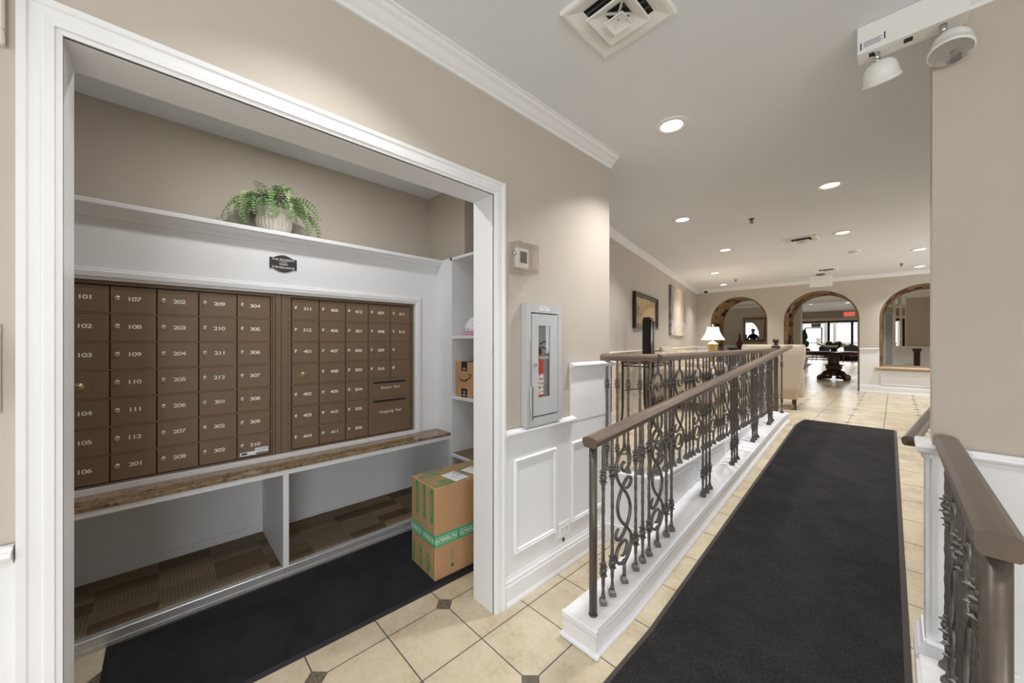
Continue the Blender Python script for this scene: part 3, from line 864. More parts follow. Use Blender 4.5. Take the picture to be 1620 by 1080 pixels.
# runner following the ramp
b = MB(); ys = [.20, .6, 1.1, 1.6, 1.72, 1.8, 2.6, 3.4, 4.2, 5.0, 5.40, 5.46, 5.6, 5.93]
def xr(y): return .060-(y-1)*.0092 if y < 6 else .01
def xl(y): return -.828 if y < 5.45 else -.828-(.0)*(y-5.45)
rows = []
for i, y in enumerate(ys):
    z = ramp_z(y); x0, x1 = xl(y), xr(y)
    if i == len(ys)-1: x0 += .02
    rows.append([(x0, y, z+.001), (x0, y, z+.004), (x0+.022, y, z+.010), (x1-.022, y, z+.010), (x1, y, z+.004), (x1, y, z+.001)])
for i in range(len(rows)-1):
    for k in range(5):
        b.add([rows[i][k], rows[i][k+1], rows[i+1][k+1], rows[i+1][k]], [(0, 1, 2, 3)], 1 if k in (0, 1, 3, 4) else 0)
b.add([(rows[-1][1]), rows[-1][2], rows[-1][3], rows[-1][4], (rows[-1][4][0], 5.955, ZU+.002), (rows[-1][1][0], 5.955, ZU+.002)], [(0, 1, 2, 3, 4, 5)], 1)
o = b.build('runner_rug', [M['rug'], M['rugedge']], loc=(-.4, .2, 0), fix=True); tag(o, 'long black runner rug with rubber edges running up the tiled ramp', 'rug')

# ------------------------------------------------------------------ mail alcove built-in
XF = -2.69; XC = -2.487
T = thing('alcove_cabinet', 'white built-in surround of the mailboxes with ledge on top and carpeted cubbies below', 'built-in cabinet', (-2.7, .5, 0))
MY0, MY1, MZ0, MZ1 = -.40, 1.492, .688, 1.70
b = MB()
b.box(XF-.03, XF, -.75, MY0, .645, 2.03); b.box(XF-.03, XF, MY1, 1.706, .645, 2.03); b.box(XF-.03, XF, MY0, MY1, MZ1, 2.03); b.box(XF-.03, XF, MY0, MY1, .645, MZ0)
b.build('face_panel', M['alcove_white'], T)
b = MB()
FR = [(0, 0), (0, .012), (.012, .012), (.016, .020), (.040, .022), (.046, .014), (.056, .012), (.060, .004), (.060, 0)]
path = [(MY0, MZ0), (MY0, MZ1), (MY1, MZ1), (MY1, MZ0)]
vs = []; n = len(FR)
for i, (yy, zz) in enumerate(path):
    for (a, pr) in FR:
        oy = -a if i < 2 else a; oz = a if i in (1, 2) else -min(a, .022)
        vs.append((XF+pr, yy+oy, zz+oz))
fs = []
for i in range(3):
    for k in range(n): fs.append((i*n+k, i*n+(k+1) % n, (i+1)*n+(k+1) % n, (i+1)*n+k))
fs += [list(range(n)), [3*n+k for k in range(n)]]
b.add(vs, fs); b.box(XF, XF+.016, MY0-.04, MY1+.05, .664, MZ0+.003)
b.build('moulding', M['alcove_white'], T, fix=True)
b = MB(); b.box(-3.0, -2.62, -.75, 1.706, 2.052, 2.078, bev=.003)
b.sweep([(0, 0), (.01, 0), (.016, .012), (.045, .03), (.052, .044), (.06, .048), (0, .048)], (XF, -.75, 2.005), (XF, 1.706, 2.005), (1, 0, 0))
b.build('ledge', M['alcove_white'], T, fix=True)
b = MB()
b.box(-3.12, -2.507, .532, .562, .0, .625); b.build('divider', M['alcove_white'], T)
b = MB(); b.box(-2.53, -2.500, -.75, 1.706, .612, .640); b.build('apron', M['alcove_white'], T)
b = MB(); b.box(-3.12, -2.515, -.75, 1.72, 0, .05); b.box(-3.12, -2.69, -.75, -.72, .05, .64)
b.build('plinth', M['alcove_white'], T)
b = MB(); b.box(-2.545, -2.505, -.75, 1.706, .048, .062, bev=.003); b.box(-2.515, -2.505, -.75, 1.706, .002, .05); b.box(-2.507, -2.500, -.75, 1.706, .002, .02)
for y in (-.13, .03, .2, .42, .66, .9, 1.15, 1.4): b.lathe([(.004, 0), (.003, .002)], 8, (-2.535, y, .0615))
b.build('edge_strip', M['brushed'], T)
b = MB(); b.box(-3.12, -2.545, -.75, .532, .05, .058); b.box(-3.12, -2.545, .562, 1.72, .05, .058)
b.build('carpet_lining', M['carpet'], T)
b = MB(); b.box(-3.12, -3.11, -.75, 1.72, .058, .64); b.box(-3.11, -3.10, -.75, .532, .058, .11); b.box(-3.11, -3.10, .562, 1.72, .058, .075)
b.box(-3.12, -2.69, 1.706, 1.72, .058, .64)
b.build('back_panel', M['alcove_white'], T)
b = MB(); b.box(XF, XC, -.75, 1.706, .643, .664, bev=.004)
o = b.build('countertop', M['granite'], loc=(-2.6, .5, .643)); tag(o, 'narrow polished brown marble countertop below the mailboxes', 'countertop')

# shelving unit
T = thing('shelving_unit', 'white open shelving unit at the right end of the mail alcove, beside the door jamb', 'shelf', (-2.1, 1.9, 0))
b = MB(); b.box(XF, -2.474, 1.706, 1.73, 0, 2.075); b.box(-2.49, -2.474, 1.73, 2.16, 0, 2.075); b.build('side_panel', M['alcove_white'], T)
b = MB(); b.box(-2.474, -1.60, 2.14, 2.16, 0, 2.06); b.build('back_panel', M['alcove_white'], T)
for (z, mt) in ((1.446, 0), (.963, 0), (.497, 1)):
    o = MB().box(-2.474, -1.60, 1.706, 2.14, z-.024, z, bev=.002).build('shelf', M['alcove_white'], T)
    if mt: MB().box(-2.47, -1.61, 1.722, 2.135, z, z+.006).build('carpet_lining', M['carpet'], o)
MB().box(-2.50, -1.60, 1.706, 2.16, 2.055, 2.075).build('top_panel', M['alcove_white'], T)

# ------------------------------------------------------------------ mailboxes
ROWZ = [1.680, 1.540, 1.3985, 1.2585, 1.1175, .9765, .837, .700]
CL = [-.344, -.174, -.006, .163, .336, .505]; CR = [.621, .785, .958, 1.122, 1.294, 1.462]
XM = -2.700
def lock_mb(y, z, s=1):
    b = MB(); R = Matrix.Translation((XM+.001, y, z)) @ Matrix.Rotation(PI/2, 4, 'Y')
    b.lathe([(.0125*s, 0), (.0125*s, .003), (.010*s, .0055), (0.0005, .006)], 16, mat=R, squash=.82)
    b.box(XM+.006, XM+.0085, y-.0015, y+.008, z-.0015, z+.0015, 1); b.box(XM+.0065, XM+.008, y-.008*s, y+.001, z-.0008, z+.0008, 1)
    return b
def mail_bank(name, label, cols, grid, extra, T0):
    T = thing(name, label, 'mailbox', (XM, (cols[0]+cols[-1])/2, .69))
    b = MB(); y0, y1 = cols[0]-.012, cols[-1]+.012
    b.box(XM-.06, XM-.012, y0-.03, y1+.03, .688, 1.70, 1)
    b.box(XM-.03, XM+.004, y0-.012, y0, .688, 1.697); b.box(XM-.03, XM+.004, y1, y1+.012, .688, 1.697)
    b.box(XM-.03, XM+.002, y0, y1, 1.682, 1.697); b.box(XM-.03, XM+.002, y0, y1, .688, .699)
    for y in (y0+.001, y1-.009): b.box(XM-.02, XM-.004, y, y+.008, .70, 1.68)
    for z in ROWZ[1:-1]: b.box(XM-.012, XM+.001, y0, y1, z-.0035, z+.0035)
    b.build('frame', [M['bronze'], M['bronze_dark']], T)
    for c in range(5):
        for r in range(7):
            g = grid[c][r]
            if g is None: continue
            ya, yb = cols[c]+.0025, cols[c+1]-.0025; za, zb = ROWZ[r+1]+.004, ROWZ[r]-.004
            d = MB().box(XM-.02, XM, ya, yb, za, zb, bev=.0015)
            w = yb-ya
            if g == 'M':     # master lock panel
                for (u, v) in ((.66, .58), (.66, .34), (.87, .86), (.87, .56), (.87, .16), (.15, .58), (.15, .34)):
                    d.lathe([(.0035, 0), (.002, .003)], 8, mat=Matrix.Translation((XM, ya+w*u, za+(zb-za)*v)) @ Matrix.Rotation(PI/2, 4, 'Y'))
                o = d.build('master_lock_panel', M['bronze'], T)
                k = MB(); k.lathe([(.020, 0), (.019, .003), (.012, .004), (.012, .008), (.0005, .008)], 18, mat=Matrix.Translation((XM, ya+w*.40, za+(zb-za)*.45)) @ Matrix.Rotation(PI/2, 4, 'Y'))
                k.box(XM+.008, XM+.0095, ya+w*.40-.006, ya+w*.40+.006, za+(zb-za)*.45-.0015, za+(zb-za)*.45+.0015, 1)
                k.build('lock', [M['brass'], M['slot']], o)
                continue
            o = d.build('mailbox_door', M['bronze'], T)
            zc = za+(zb-za)*.56
            if not (T0 and c == 0): lock_mb(ya+w*.14, zc).build('lock', [M['lock'], M['slot']], o)
            else: lock_mb(ya+w*.14, zc).build('lock', [M['lock'], M['slot']], o)
            if g:
                t = MB(); text(t, g, .0285, (XM, ya+w*(.53 if T0 else .56), zc-.002), (0, 1, 0), UP, 0, xs=1.38, bold=.02, track=.86)
                t.build('number', M['ink'], o)
    return T
GL = [['101', '102', '103', 'M', '104', '105', '106'], ['107', '108', '109', '110', '111', '112', '201'], ['202', '203', '204', '205', '206', '207', '208'],
      ['209', '210', '211', '212', '301', '302', '303'], ['304', '305', '306', '307', '308', '309', '310']]
GR = [['311', '312', '401', 'M', '402', '403', '404'], ['405', '406', '407', '408', '409', '410', '411'], ['412', '501', '502', '503', '504', '505', '506'],
      ['507', '508', '509', '510', None, None, None], ['511', '512', '', '', None, None, None]]
TL = mail_bank('mailbox_bank', 'left brown mailbox bank, numbers 101 to 310, beside the door jamb', CL, GL, None, True)
TR = mail_bank('mailbox_bank', 'right brown mailbox bank, numbers 311 to 512, with outgoing mail slot', CR, GR, None, False)
for o in (TL, TR): o['group'] = 'mailbox banks'
b = MB(); b.box(XM-.03, XM+.012, .530, .560, .688, 1.697, bev=.002); b.box(XM-.03, XM+.008, .562, .600, .688, 1.697, bev=.002); b.build('centre_post', M['bronze'], TL)
# mail slots doors on right bank
for (za, zb, tx) in ((ROWZ[5], ROWZ[4], 'Return  Mail'), (ROWZ[7], ROWZ[5], 'Outgoing  Mail')):
    ya, yb = CR[3]+.0025, CR[5]-.0025
    b = MB().box(XM-.02, XM, ya, yb, za+.004, zb-.004, bev=.0015)
    zs = zb-.028
    for (u, v) in ((.06, .3), (.22, .3)) if tx[0] == 'R' else ((.06, .66), (.22, .66), (.06, .2), (.22, .2)):
        b.lathe([(.003, 0), (.002, .003)], 8, mat=Matrix.Translation((XM, ya+(yb-ya)*u, za+(zb-za)*v)) @ Matrix.Rotation(PI/2, 4, 'Y'))
    o = b.build('mail_slot_door', M['bronze'], TR)
    s = MB().box(XM-.001, XM+.0015, ya+.035, yb-.04, zs-.007, zs+.007, bev=.0008); s.build('slot', M['slot'], o)
    t = MB(); text(t, tx, .030, (XM, (ya+yb)/2+.0, (zs-.040) if tx[0] == 'R' else zs-.085), (0, 1, 0), UP, 0, xs=1.0); t.build('lettering', M['ink'], o)
# sticker on door 310
b = MB(); b.box(XM, XM+.0008, .350, .43, .713, .735); b.box(XM+.0003, XM+.0014, .424, .492, .722, .752)
b.box(XM+.0008, XM+.0012, .357, .385, .718, .731, 1)
text(b, 'U.S. MAIL', .0135, (XM+.0014, .458, .742), (0, 1, 0), UP, 1, xs=1.1); text(b, 'Delivery', .009, (XM+.0014, .458, .729), (0, 1, 0), UP, 1)
b.build('sticker', [M['paper'], M['blue_ink']], TL)

# surveillance sign
b = MB()
SY, SZ = .572, 1.892
pts = []
for k in range(9): t = k/8; pts.append((-.055+.11*t, .034+.020*math.sin(PI*t)))
prof = [(-.075, -.034), (-.075, .034)]+pts+[(.075, .034), (.075, -.034)]+[(.055-.11*k/8, -.034-.020*math.sin(PI*k/8)) for k in range(9)]
b.prism([(SY+u, SZ+v) for u, v in prof], 'x', XF, XF+.005)
for (tx, s, dz) in (('THIS PROPERTY', .0155, .024), ('IS UNDER', .0085, .011), ('VIDEO', .0145, -.004), ('SURVEILLANCE', .0160, -.024)):
    text(b, tx, s, (XF+.005, SY, SZ+dz), (0, 1, 0), UP, 1, xs=1.15, bold=.01)
o = b.build('surveillance_sign', [simple('dark_grey_sign', (52, 52, 54), .45), M['ink']], loc=(XF, SY, SZ-.05), fix=False); tag(o, 'small dark grey video surveillance sign on the white panel above the mailboxes', 'sign')

# ------------------------------------------------------------------ potted fern on the ledge
FX, FY, FZ = -2.80, .545, 2.079
T = thing('potted_fern', 'green fern with drooping fronds in a ribbed cream pot on the alcove ledge', 'plant', (FX, FY, FZ))
b = MB(); b.lathe([(.060, 0), (.075, .012), (.096, .06), (.101, .10), (.094, .135), (.088, .150), (.094, .166), (.100, .172), (.094, .173), (.084, .16), (.07, .15), (.001, .148)], 168, (FX, FY, FZ), flute=.02, fn=28)
p_ = b.build('pot', M['ceramic'], T)
MB().lathe([(.084, .150), (.001, .156)], 24, (FX, FY, FZ), caps=False).build('soil', M['soil'], p_)
def frond(T, az, lean, length, droop, mat, w=.038, z0=.15):
    b = MB(); n = 17; pts = []
    p = Vector((FX+.05*math.cos(az), FY+.05*math.sin(az), FZ+z0)); el = lean
    for i in range(n+1):
        pts.append(p.copy()); st = length/n
        p = p+Vector((math.cos(az)*math.cos(el), math.sin(az)*math.cos(el), math.sin(el)))*st
        el -= droop/n; az += .012*random.choice((1, 1, -1))
    b.tube([tuple(q) for q in pts], [.0020*(1-i/n*.7) for i in range(n+1)], 5)
    sd = Vector((-math.sin(az), math.cos(az), 0))
    for i in range(3, n):
        t = (pts[i+1]-pts[i-1]).normalized(); side = sd.cross(t).cross(t)*-1
        side = (sd-t*sd.dot(t)).normalized(); nr = side.cross(t)
        fr = i/n; L = w*(min(1, fr*5)*(1-max(0, fr-.35)/.66)**.8+.05); hw = length/n*.30
        for s in (-1, 1):
            d = (side*s+t*.22-nr*.18+Vector([random.uniform(-.08, .08) for _ in range(3)])).normalized()
            a = pts[i]; m1 = a+d*L*.35+t*hw+nr*.0015; m2 = a+d*L*.35-t*hw; e1 = a+d*L*.8+t*hw*.75; e2 = a+d*L*.8-t*hw*.6; e = a+d*L+t*.002-nr*.003
            b.add([a, m1, e1, e, e2, m2], [(0, 1, 2, 3, 4, 5)])
    b.build('frond', mat, T)
random.seed(12)
for k in range(46):
    az = 2*PI*k/46+random.uniform(-.2, .2)
    back = max(0, -math.cos(az))
    L = random.uniform(.22, .34)*(1-.35*back)
    frond(T, az, random.uniform(.75, 1.5), L, random.uniform(1.9, 3.6), random.choice(M['leafs']), w=random.uniform(.036, .050), z0=random.uniform(.14, .19))
for (az, lean, L, dr, w) in ((-PI/2-.05, .75, .36, 2.9, .04), (PI/2+.05, .6, .37, 2.8, .045), (PI/2-.35, .5, .36, 2.6, .045), (-PI/2+.4, .9, .36, 3.0, .04), (-.15, .9, .20, 3.2, .035), (.45, .8, .20, 3.2, .035), (-.9, 1.25, .34, 3.2, .055), (PI/2+.3, .9, .30, 3.3, .04), (-1.3, .5, .26, 3.1, .04), (.9, .5, .30, 2.8, .045)):
    frond(T, az, lean, L, dr, random.choice(M['leafs'][1:3]), w=w)
random.seed(5)

# ------------------------------------------------------------------ parcels
# big carton
th = math.radians(-2.5)
T = thing('cardboard_carton', 'tall brown carton wrapped in green printed tape standing on the alcove mat', 'box', (-1.99, 1.16, .0095), th)
LOCAL[0] = True
bw, bd, bh = .295, .51, .535
x0, x1, y0, y1 = -bw/2, bw/2, 0, bd
MB().box(x0, x1, y0, y1, 0, bh, bev=.003).build('carton', M['card'], T)
b = MB(); zt0, zt1 = .195, .262
b.box(x0-.0012, x1+.0012, y0-.0012, y1, zt0, zt1)
def lbl(b, tx, o, r, u, sz, h, w, mi=1):
    text(b, tx, sz, o, r, u, mi, xs=1.15, bold=.02)
    O = Vector(o); R = Vector(r).normalized(); U = Vector(u).normalized(); N = R.cross(U)
    for (a, c, e, f) in ((-w, -h, w, -h+.0025), (-w, h-.0025, w, h), (-w, -h, -w+.0025, h), (w-.0025, -h, w, h)):
        b.add([O+R*a+U*c+N*.0006, O+R*e+U*c+N*.0006, O+R*e+U*f+N*.0006, O+R*a+U*f+N*.0006], [(0, 1, 2, 3)], mi)
zc = (zt0+zt1)/2
for k in range(3): lbl(b, 'FILTERBUY', (x1+.0012, .075+k*.17, zc), (0, -1, 0), (0, 0, -1), .026, .019, .072)
for k in (-.085, .07): lbl(b, 'FILTERBUY', (k, y0-.0012, zc), (-1, 0, 0), (0, 0, -1), .024, .018, .062)
b.build('tape', [M['green_tape'], M['ink']], T)
b = MB()
def pr(b, o, r, u, w, h, filled, tx=None):
    O = Vector(o); R = Vector(r); U = Vector(u); N = R.cross(U); e = N*.0007
    def q(a, c, d, f, mi, l=1): b.add([O+R*a+U*c+e*l, O+R*d+U*c+e*l, O+R*d+U*f+e*l, O+R*a+U*f+e*l], [(0, 1, 2, 3)], mi)
    if filled:
        q(0, 0, w, h, 0)
        if tx: text(b, tx, h*.8 if w > h else w*.8, O+R*(w/2)+U*(h/2)+e*1.6, R if w > h else U, U if w > h else -R, 1, bold=.01)
    else:
        t = .003
        q(0, 0, w, t, 0); q(0, h-t, w, h, 0); q(0, 0, t, h, 0); q(w-t, 0, w, h, 0)
# brick pattern on the narrow face (facing -y) in columns, and on the top in rows
for c in range(6):
    xx = x0+.012+c*.046
    for (za, zb, fl) in ((.010, .186, c % 2 == 0), (.272, bh-.010, c % 2 == 1)):
        sh = .046; L_ = zb-za-sh-.008
        segs = ((za, sh, False), (za+sh+.008, L_, fl)) if c % 2 else ((za, L_, fl), (za+L_+.008, sh, False))
        for (z_, h_, f_) in segs: pr(b, (xx, y0, z_), (1, 0, 0), (0, 0, 1), .034, h_, f_, 'FILTERBUY' if f_ else None)
for r in range(6):
    yy = .010; xx = x0+.012+r*.046; k = r
    while yy < bd-.03:
        h = (.05, .14)[k % 2]; h = min(h, bd-.01-yy)
        f_ = h > .1 and (k//2) % 2 == 0
        pr(b, (xx+.034, yy, bh), (0, 1, 0), (-1, 0, 0), h, .034, f_, 'FILTERBUY' if f_ else None)
        yy += h+.008; k += 1
text(b, 'bpac', .032, (x1, .115, .12), (0, 0, 1), (0, -1, 0), 0)
b.lathe([(.011, 0), (.0005, .0008)], 16, mat=Matrix.Translation((x1, .115, .055)) @ Matrix.Rotation(PI/2, 4, 'Y'))
text(b, 'recyclable', .02, (x1, .30, .14), (0, -1, 0), (0, 0, -1), 0)
b.build('printing', [M['green_ink'], M['card']], T)
b = MB()
def sheet(b, cx, cy, w, h, a, z):
    Mx = Matrix.Translation((cx, cy, z)) @ Matrix.Rotation(a, 4, 'Z'); b.box(-w/2, w/2, -h/2, h/2, 0, .0012, 0, mat=Mx); return Mx
Mx = sheet(b, .045, .20, .15, .105, math.radians(8), bh+.001)
for k in range(3): b.box(-.06, .02, .02+k*.010, .023+k*.010, .0012, .0016, 1, mat=Mx)
for k in (-.01, .015): b.box(k, k+.004, -.03, 0, .0012, .0018, 2, mat=Mx @ Matrix.Rotation(.25, 4, 'Z'))
Mx = sheet(b, .04, .35, .14, .10, math.radians(10), bh+.001)
for k in range(3): b.box(-.06, .04, .02+k*.010, .023+k*.010, .0012, .0016, 1, mat=Mx)
b.build('shipping_label', [M['paper'], M['grey_print'], M['red_ink']], T)
LOCAL[0] = False
# small box on the shelf
T = thing('parcel_box', 'small brown parcel with a black curved arrow on the middle shelf', 'box', (-2.33, 1.74, .964))
bx0, bx1, by0, by1, bz = -2.455, -2.20, 1.728, 1.95, .964
MB().box(bx0, bx1, by0, by1, bz, bz+.275, bev=.002).build('carton', M['card'], T)
b = MB(); tc = (bx0+bx1)/2-.01
b.box(tc-.038, tc+.038, by0-.001, by0, bz+.205, bz+.276); b.box(tc-.038, tc+.038, by0-.001, by0, bz-.0, bz+.068); b.box(tc-.038, tc+.038, by0, by1, bz+.2745, bz+.2762)
b.build('tape', M['inkblack'], T)
b = MB(); pts = []
for k in range(15):
    t = k/14; pts.append((bx0+.035+.165*t, by0-.0008, bz+.163-.042*math.sin(PI*min(1, t*.9+.1))+.006))
b.tube(pts, [.001+.0045*math.sin(PI*(k/14))**.8 for k in range(15)], 6, sx=1, sy=1)
e = pts[-1]
b.tube([(e[0]-.035, e[1], e[2]+.010), (e[0]+.004, e[1], e[2]+.014), (e[0]-.006, e[1], e[2]-.026)], [.002, .0035, .0015], 6)
b.build('arrow_print', M['inkblack'], T); b = MB()
for z in (bz+.225, bz+.215): b.box(tc-.02, tc+.02, by0-.0018, by0-.001, z, z+.003)
b.sphere((tc, by0-.001, bz+.04), .009, 10, 6, sc=(1, .1, .8)); b.box(tc-.02, tc+.02, by0-.0018, by0-.001, bz+.014, bz+.02)
b.build('tape_print', M['ink'], T)
# plastic mail bag
T = thing('mailer_bag', 'crumpled white and pink plastic mailer bag on the upper shelf', 'bag', (-2.28, 1.8, 1.447))
def blob(cx, cy, cz, sx, sy, sz, amp, seed, n=28, m=16, flat=True):
    rnd = random.Random(seed); ph = [(rnd.uniform(0, 6), rnd.uniform(2, 6), rnd.uniform(2, 7)) for _ in range(6)]
    b = MB(); vs = []; fs = []
    for k in range(n):
        a = 2*PI*k/n
        for j in range(m+1):
            e = -PI/2+PI*j/m; q = 1+amp*sum(math.sin(p[0]+a*round(p[1])+e*p[2]) for p in ph)/3
            x, y, z = math.cos(a)*math.cos(e)*q, math.sin(a)*math.cos(e)*q, math.sin(e)*q
            if flat: z = max(z, -.25)
            vs.append((cx+x*sx, cy+y*sy, cz+(z+.25)*sz))
    for k in range(n):
        for j in range(m): fs.append((k*(m+1)+j, ((k+1) % n)*(m+1)+j, ((k+1) % n)*(m+1)+j+1, k*(m+1)+j+1))
    b.add(vs, fs, 0, True); return b
blob(-2.30, 1.85, 1.447, .165, .12, .032, .10, 3).build('pink_bag', M['pink'], T)
b = blob(-2.305, 1.85, 1.474, .155, .10, .12, .14, 8)
for i, v in enumerate(b.v): b.v[i] = (v[0]+.6*(v[2]-1.472)*.9, v[1], v[2])
def bagmat():
    N = NT('white_printed_plastic'); o = N.pos()
    N.set(Base_Color=N.mix(N.math('GREATER_THAN', N.noise(45, o, 2, .5), .66), lin(232, 234, 240), lin(120, 126, 150)), Roughness=.25); return N.m
b.build('white_bag', bagmat(), T)

# ------------------------------------------------------------------ near wall fittings
# thermostat in a clear guard
T = thing('thermostat', 'white thermostat under a clear acrylic guard on the beige wall', 'thermostat', (XW, 1.47, 1.78))
MB().box(XW, XW+.028, 1.388, 1.484, 1.80, 1.908, bev=.006).build('thermostat_body', M['steel_white'], T)
MB().box(XW+.028, XW+.0295, 1.412, 1.464, 1.828, 1.89).build('screen', simple('lcd_screen', (112, 112, 98), .2), T)
b = MB(); g = .003; gy0, gy1, gz0, gz1, gx = 1.355, 1.512, 1.768, 1.930, XW+.075
b.box(XW, gx, gy0, gy0+g, gz0, gz1); b.box(XW, gx, gy1-g, gy1, gz0, gz1); b.box(gx-g, gx, gy0, gy1, gz0, gz1); b.box(XW, gx, gy0, gy1, gz0, gz0+g); b.box(XW, gx, gy0, gy1, gz1-g, gz1)
b.build('clear_guard', M['clear'], T)
b = MB(); b.box(gx-.004, gx, gy0+.03, gy1, gz1-.004, gz1+.0008); b.build('guard_edge', M['paper'], T)
b = MB(); b.lathe([(.010, 0), (.010, .008), (.006, .012), (.0005, .012)], 16, mat=Matrix.Translation((XW+.045, gy0, 1.865)) @ Matrix.Rotation(PI/2, 4, 'X')); b.build('lock', M['chrome'], T)
# fire extinguisher cabinet
T = thing('extinguisher_cabinet', 'pale grey metal fire extinguisher cabinet with narrow window on the beige wall', 'cabinet', (XW, 1.6, .93))
XB = XW+.046; ca, cb, cz0, cz1 = 1.445, 1.748, .933, 1.612
b = MB(); b.box(XW, XB, ca, ca+.035, cz0, cz1); b.box(XW, XB, cb-.035, cb, cz0, cz1); b.box(XW, XB, ca+.035, cb-.035, cz0, cz0+.045); b.box(XW, XB, ca+.035, cb-.035, cz1-.05, cz1); b.box(XW, XW+.002, ca, cb, cz0, cz1)
b.build('cabinet_body', M['greymetal'], T)
b = MB(); da, db, dz0, dz1 = ca+.042, cb-.042, cz0+.052, cz1-.058; wa, wb, wz0, wz1 = 1.538, 1.640, 1.085, 1.49
XD = XB+.003
b.box(XB-.006, XD, da, wa, dz0, dz1, bev=.001); b.box(XB-.006, XD, wb, db, dz0, dz1, bev=.001); b.box(XB-.006, XD, wa, wb, dz0, wz0); b.box(XB-.006, XD, wa, wb, wz1, dz1)
o = b.build('door', M['greymetal'], T)
MB().box(XB-.004, XB-.002, wa, wb, wz0, wz1).build('glass', M['glass'], o)
b = MB(); b.lathe([(.010, 0), (.010, .006), (.005, .008), (.0005, .006)], 16, mat=Matrix.Translation((XD, 1.507, 1.27)) @ Matrix.Rotation(PI/2, 4, 'Y')); b.build('lock', M['chrome'], o)
MB().box(XD, XD+.008, ca+.022, ca+.043, .965, 1.155, bev=.002).build('pull_handle', M['silver'], o)
b = MB()
for k in range(24): b.box(XB, XB+.002, ca+.024, ca+.030, 1.16+k*.0107, 1.166+k*.0107)
b.build('hinge', M['silver'], T)
b = MB(); b.box(XB, XB+.001, 1.545, 1.635, 1.575, 1.598); text(b, 'FIRE EXTINGUISHER', .010, (XB+.001, 1.59, 1.590), (0, 1, 0), UP, 1); text(b, 'INSIDE', .008, (XB+.001, 1.59, 1.581), (0, 1, 0), UP, 1)
b.build('label_plate', [M['paper'], M['grey_print']], T)
T = thing('fire_extinguisher', 'red fire extinguisher with white label inside the grey wall cabinet', 'fire extinguisher', (XW+.02, 1.585, 1.06))
cxx = XW+.0225; r = .0185
b = MB(); b.lathe([(r*.9, .0), (r, .01), (r, .20), (r*.85, .222), (r*.4, .24), (r*.4, .25)], 20, (cxx, 1.572, 1.08), squash=1.7); b.build('cylinder', M['red'], T)
b = MB(); b.lathe([(r+.0012, .02), (r+.0012, .135)], 20, (cxx, 1.572, 1.08), caps=False, squash=1.7); b.build('label', M['extlabel'], T)
b = MB(); b.box(cxx-.008, cxx+.012, 1.565, 1.58, 1.33, 1.36); b.box(cxx-.006, cxx+.008, 1.55, 1.605, 1.362, 1.368, mat=None); b.tube([(cxx, 1.595, 1.365), (cxx, 1.63, 1.36), (cxx, 1.645, 1.34)], .004, 6); b.tube([(cxx, 1.58, 1.385), (cxx, 1.62, 1.40), (cxx, 1.645, 1.395)], .004, 6)
b.build('valve_lever', M['black'], T)
b = MB(); b.box(cxx-.016, cxx+.020, 1.552, 1.632, 1.30, 1.316); b.build('band', M['silver'], T)
# outlet + plug
T = thing('wall_outlet', 'white duplex wall outlet in the wainscot panel by the baseboard', 'outlet', (XW+.008, 1.815, .19))
XO = XW+.008
MB().box(XO, XO+.006, 1.762, 1.868, .195, .285, bev=.002).build('cover_plate', M['steel_white'], T)
b = MB()
for yc in (1.795, 1.837):
    b.box(XO+.006, XO+.008, yc-.014, yc+.014, .225, .257, bev=.001)
    b.box(XO+.008, XO+.0085, yc-.006, yc-.004, .24, .25, 1); b.box(XO+.008, XO+.0085, yc+.003, yc+.005, .24, .25, 1); b.box(XO+.008, XO+.0085, yc-.002, yc+.002, .229, .233, 1)
b.build('receptacle', [M['steel_white'], M['slot']], T)
o = MB().box(XO+.001, XO+.012, 1.80, 1.812, .165, .188, bev=.003).build('plug_tag', M['black'], loc=(XO, 1.806, .165)); tag(o, 'tiny black plastic tab below the white wall outlet', 'tab')
# plate and panel at far left
T = thing('wall_intercom', 'almond wall plate with dark grey ridged unit, cut off by the left picture edge', 'intercom', (XW, -.30, 1.2))
MB().box(XW, XW+.008, -.42, -.262, 1.235, 1.44, bev=.002).build('back_plate', M['plate'], T)
b = MB(); b.box(XW+.008, XW+.03, -.40, -.272, 1.27, 1.40, bev=.004)
for k in range(6): b.box(XW+.03, XW+.033, -.39, -.28, 1.285+k*.018, 1.293+k*.018)
b.build('speaker_unit', M['darkgrey'], T)
T = thing('wall_picture', 'dark brown picture in a beige frame, cut off by the top left corner', 'picture', (XW, -.30, 2.1))
b = MB(); b.box(XW, XW+.02, -.36, -.255, 2.08, 2.115, bev=.003); b.box(XW, XW+.02, -.275, -.255, 2.115, 2.5, bev=.003); b.build('frame', M['plate'], T)
MB().box(XW, XW+.01, -.36, -.275, 2.115, 2.5).build('picture_sheet', simple('dark_brown_panel', (84, 74, 66), .5), T)

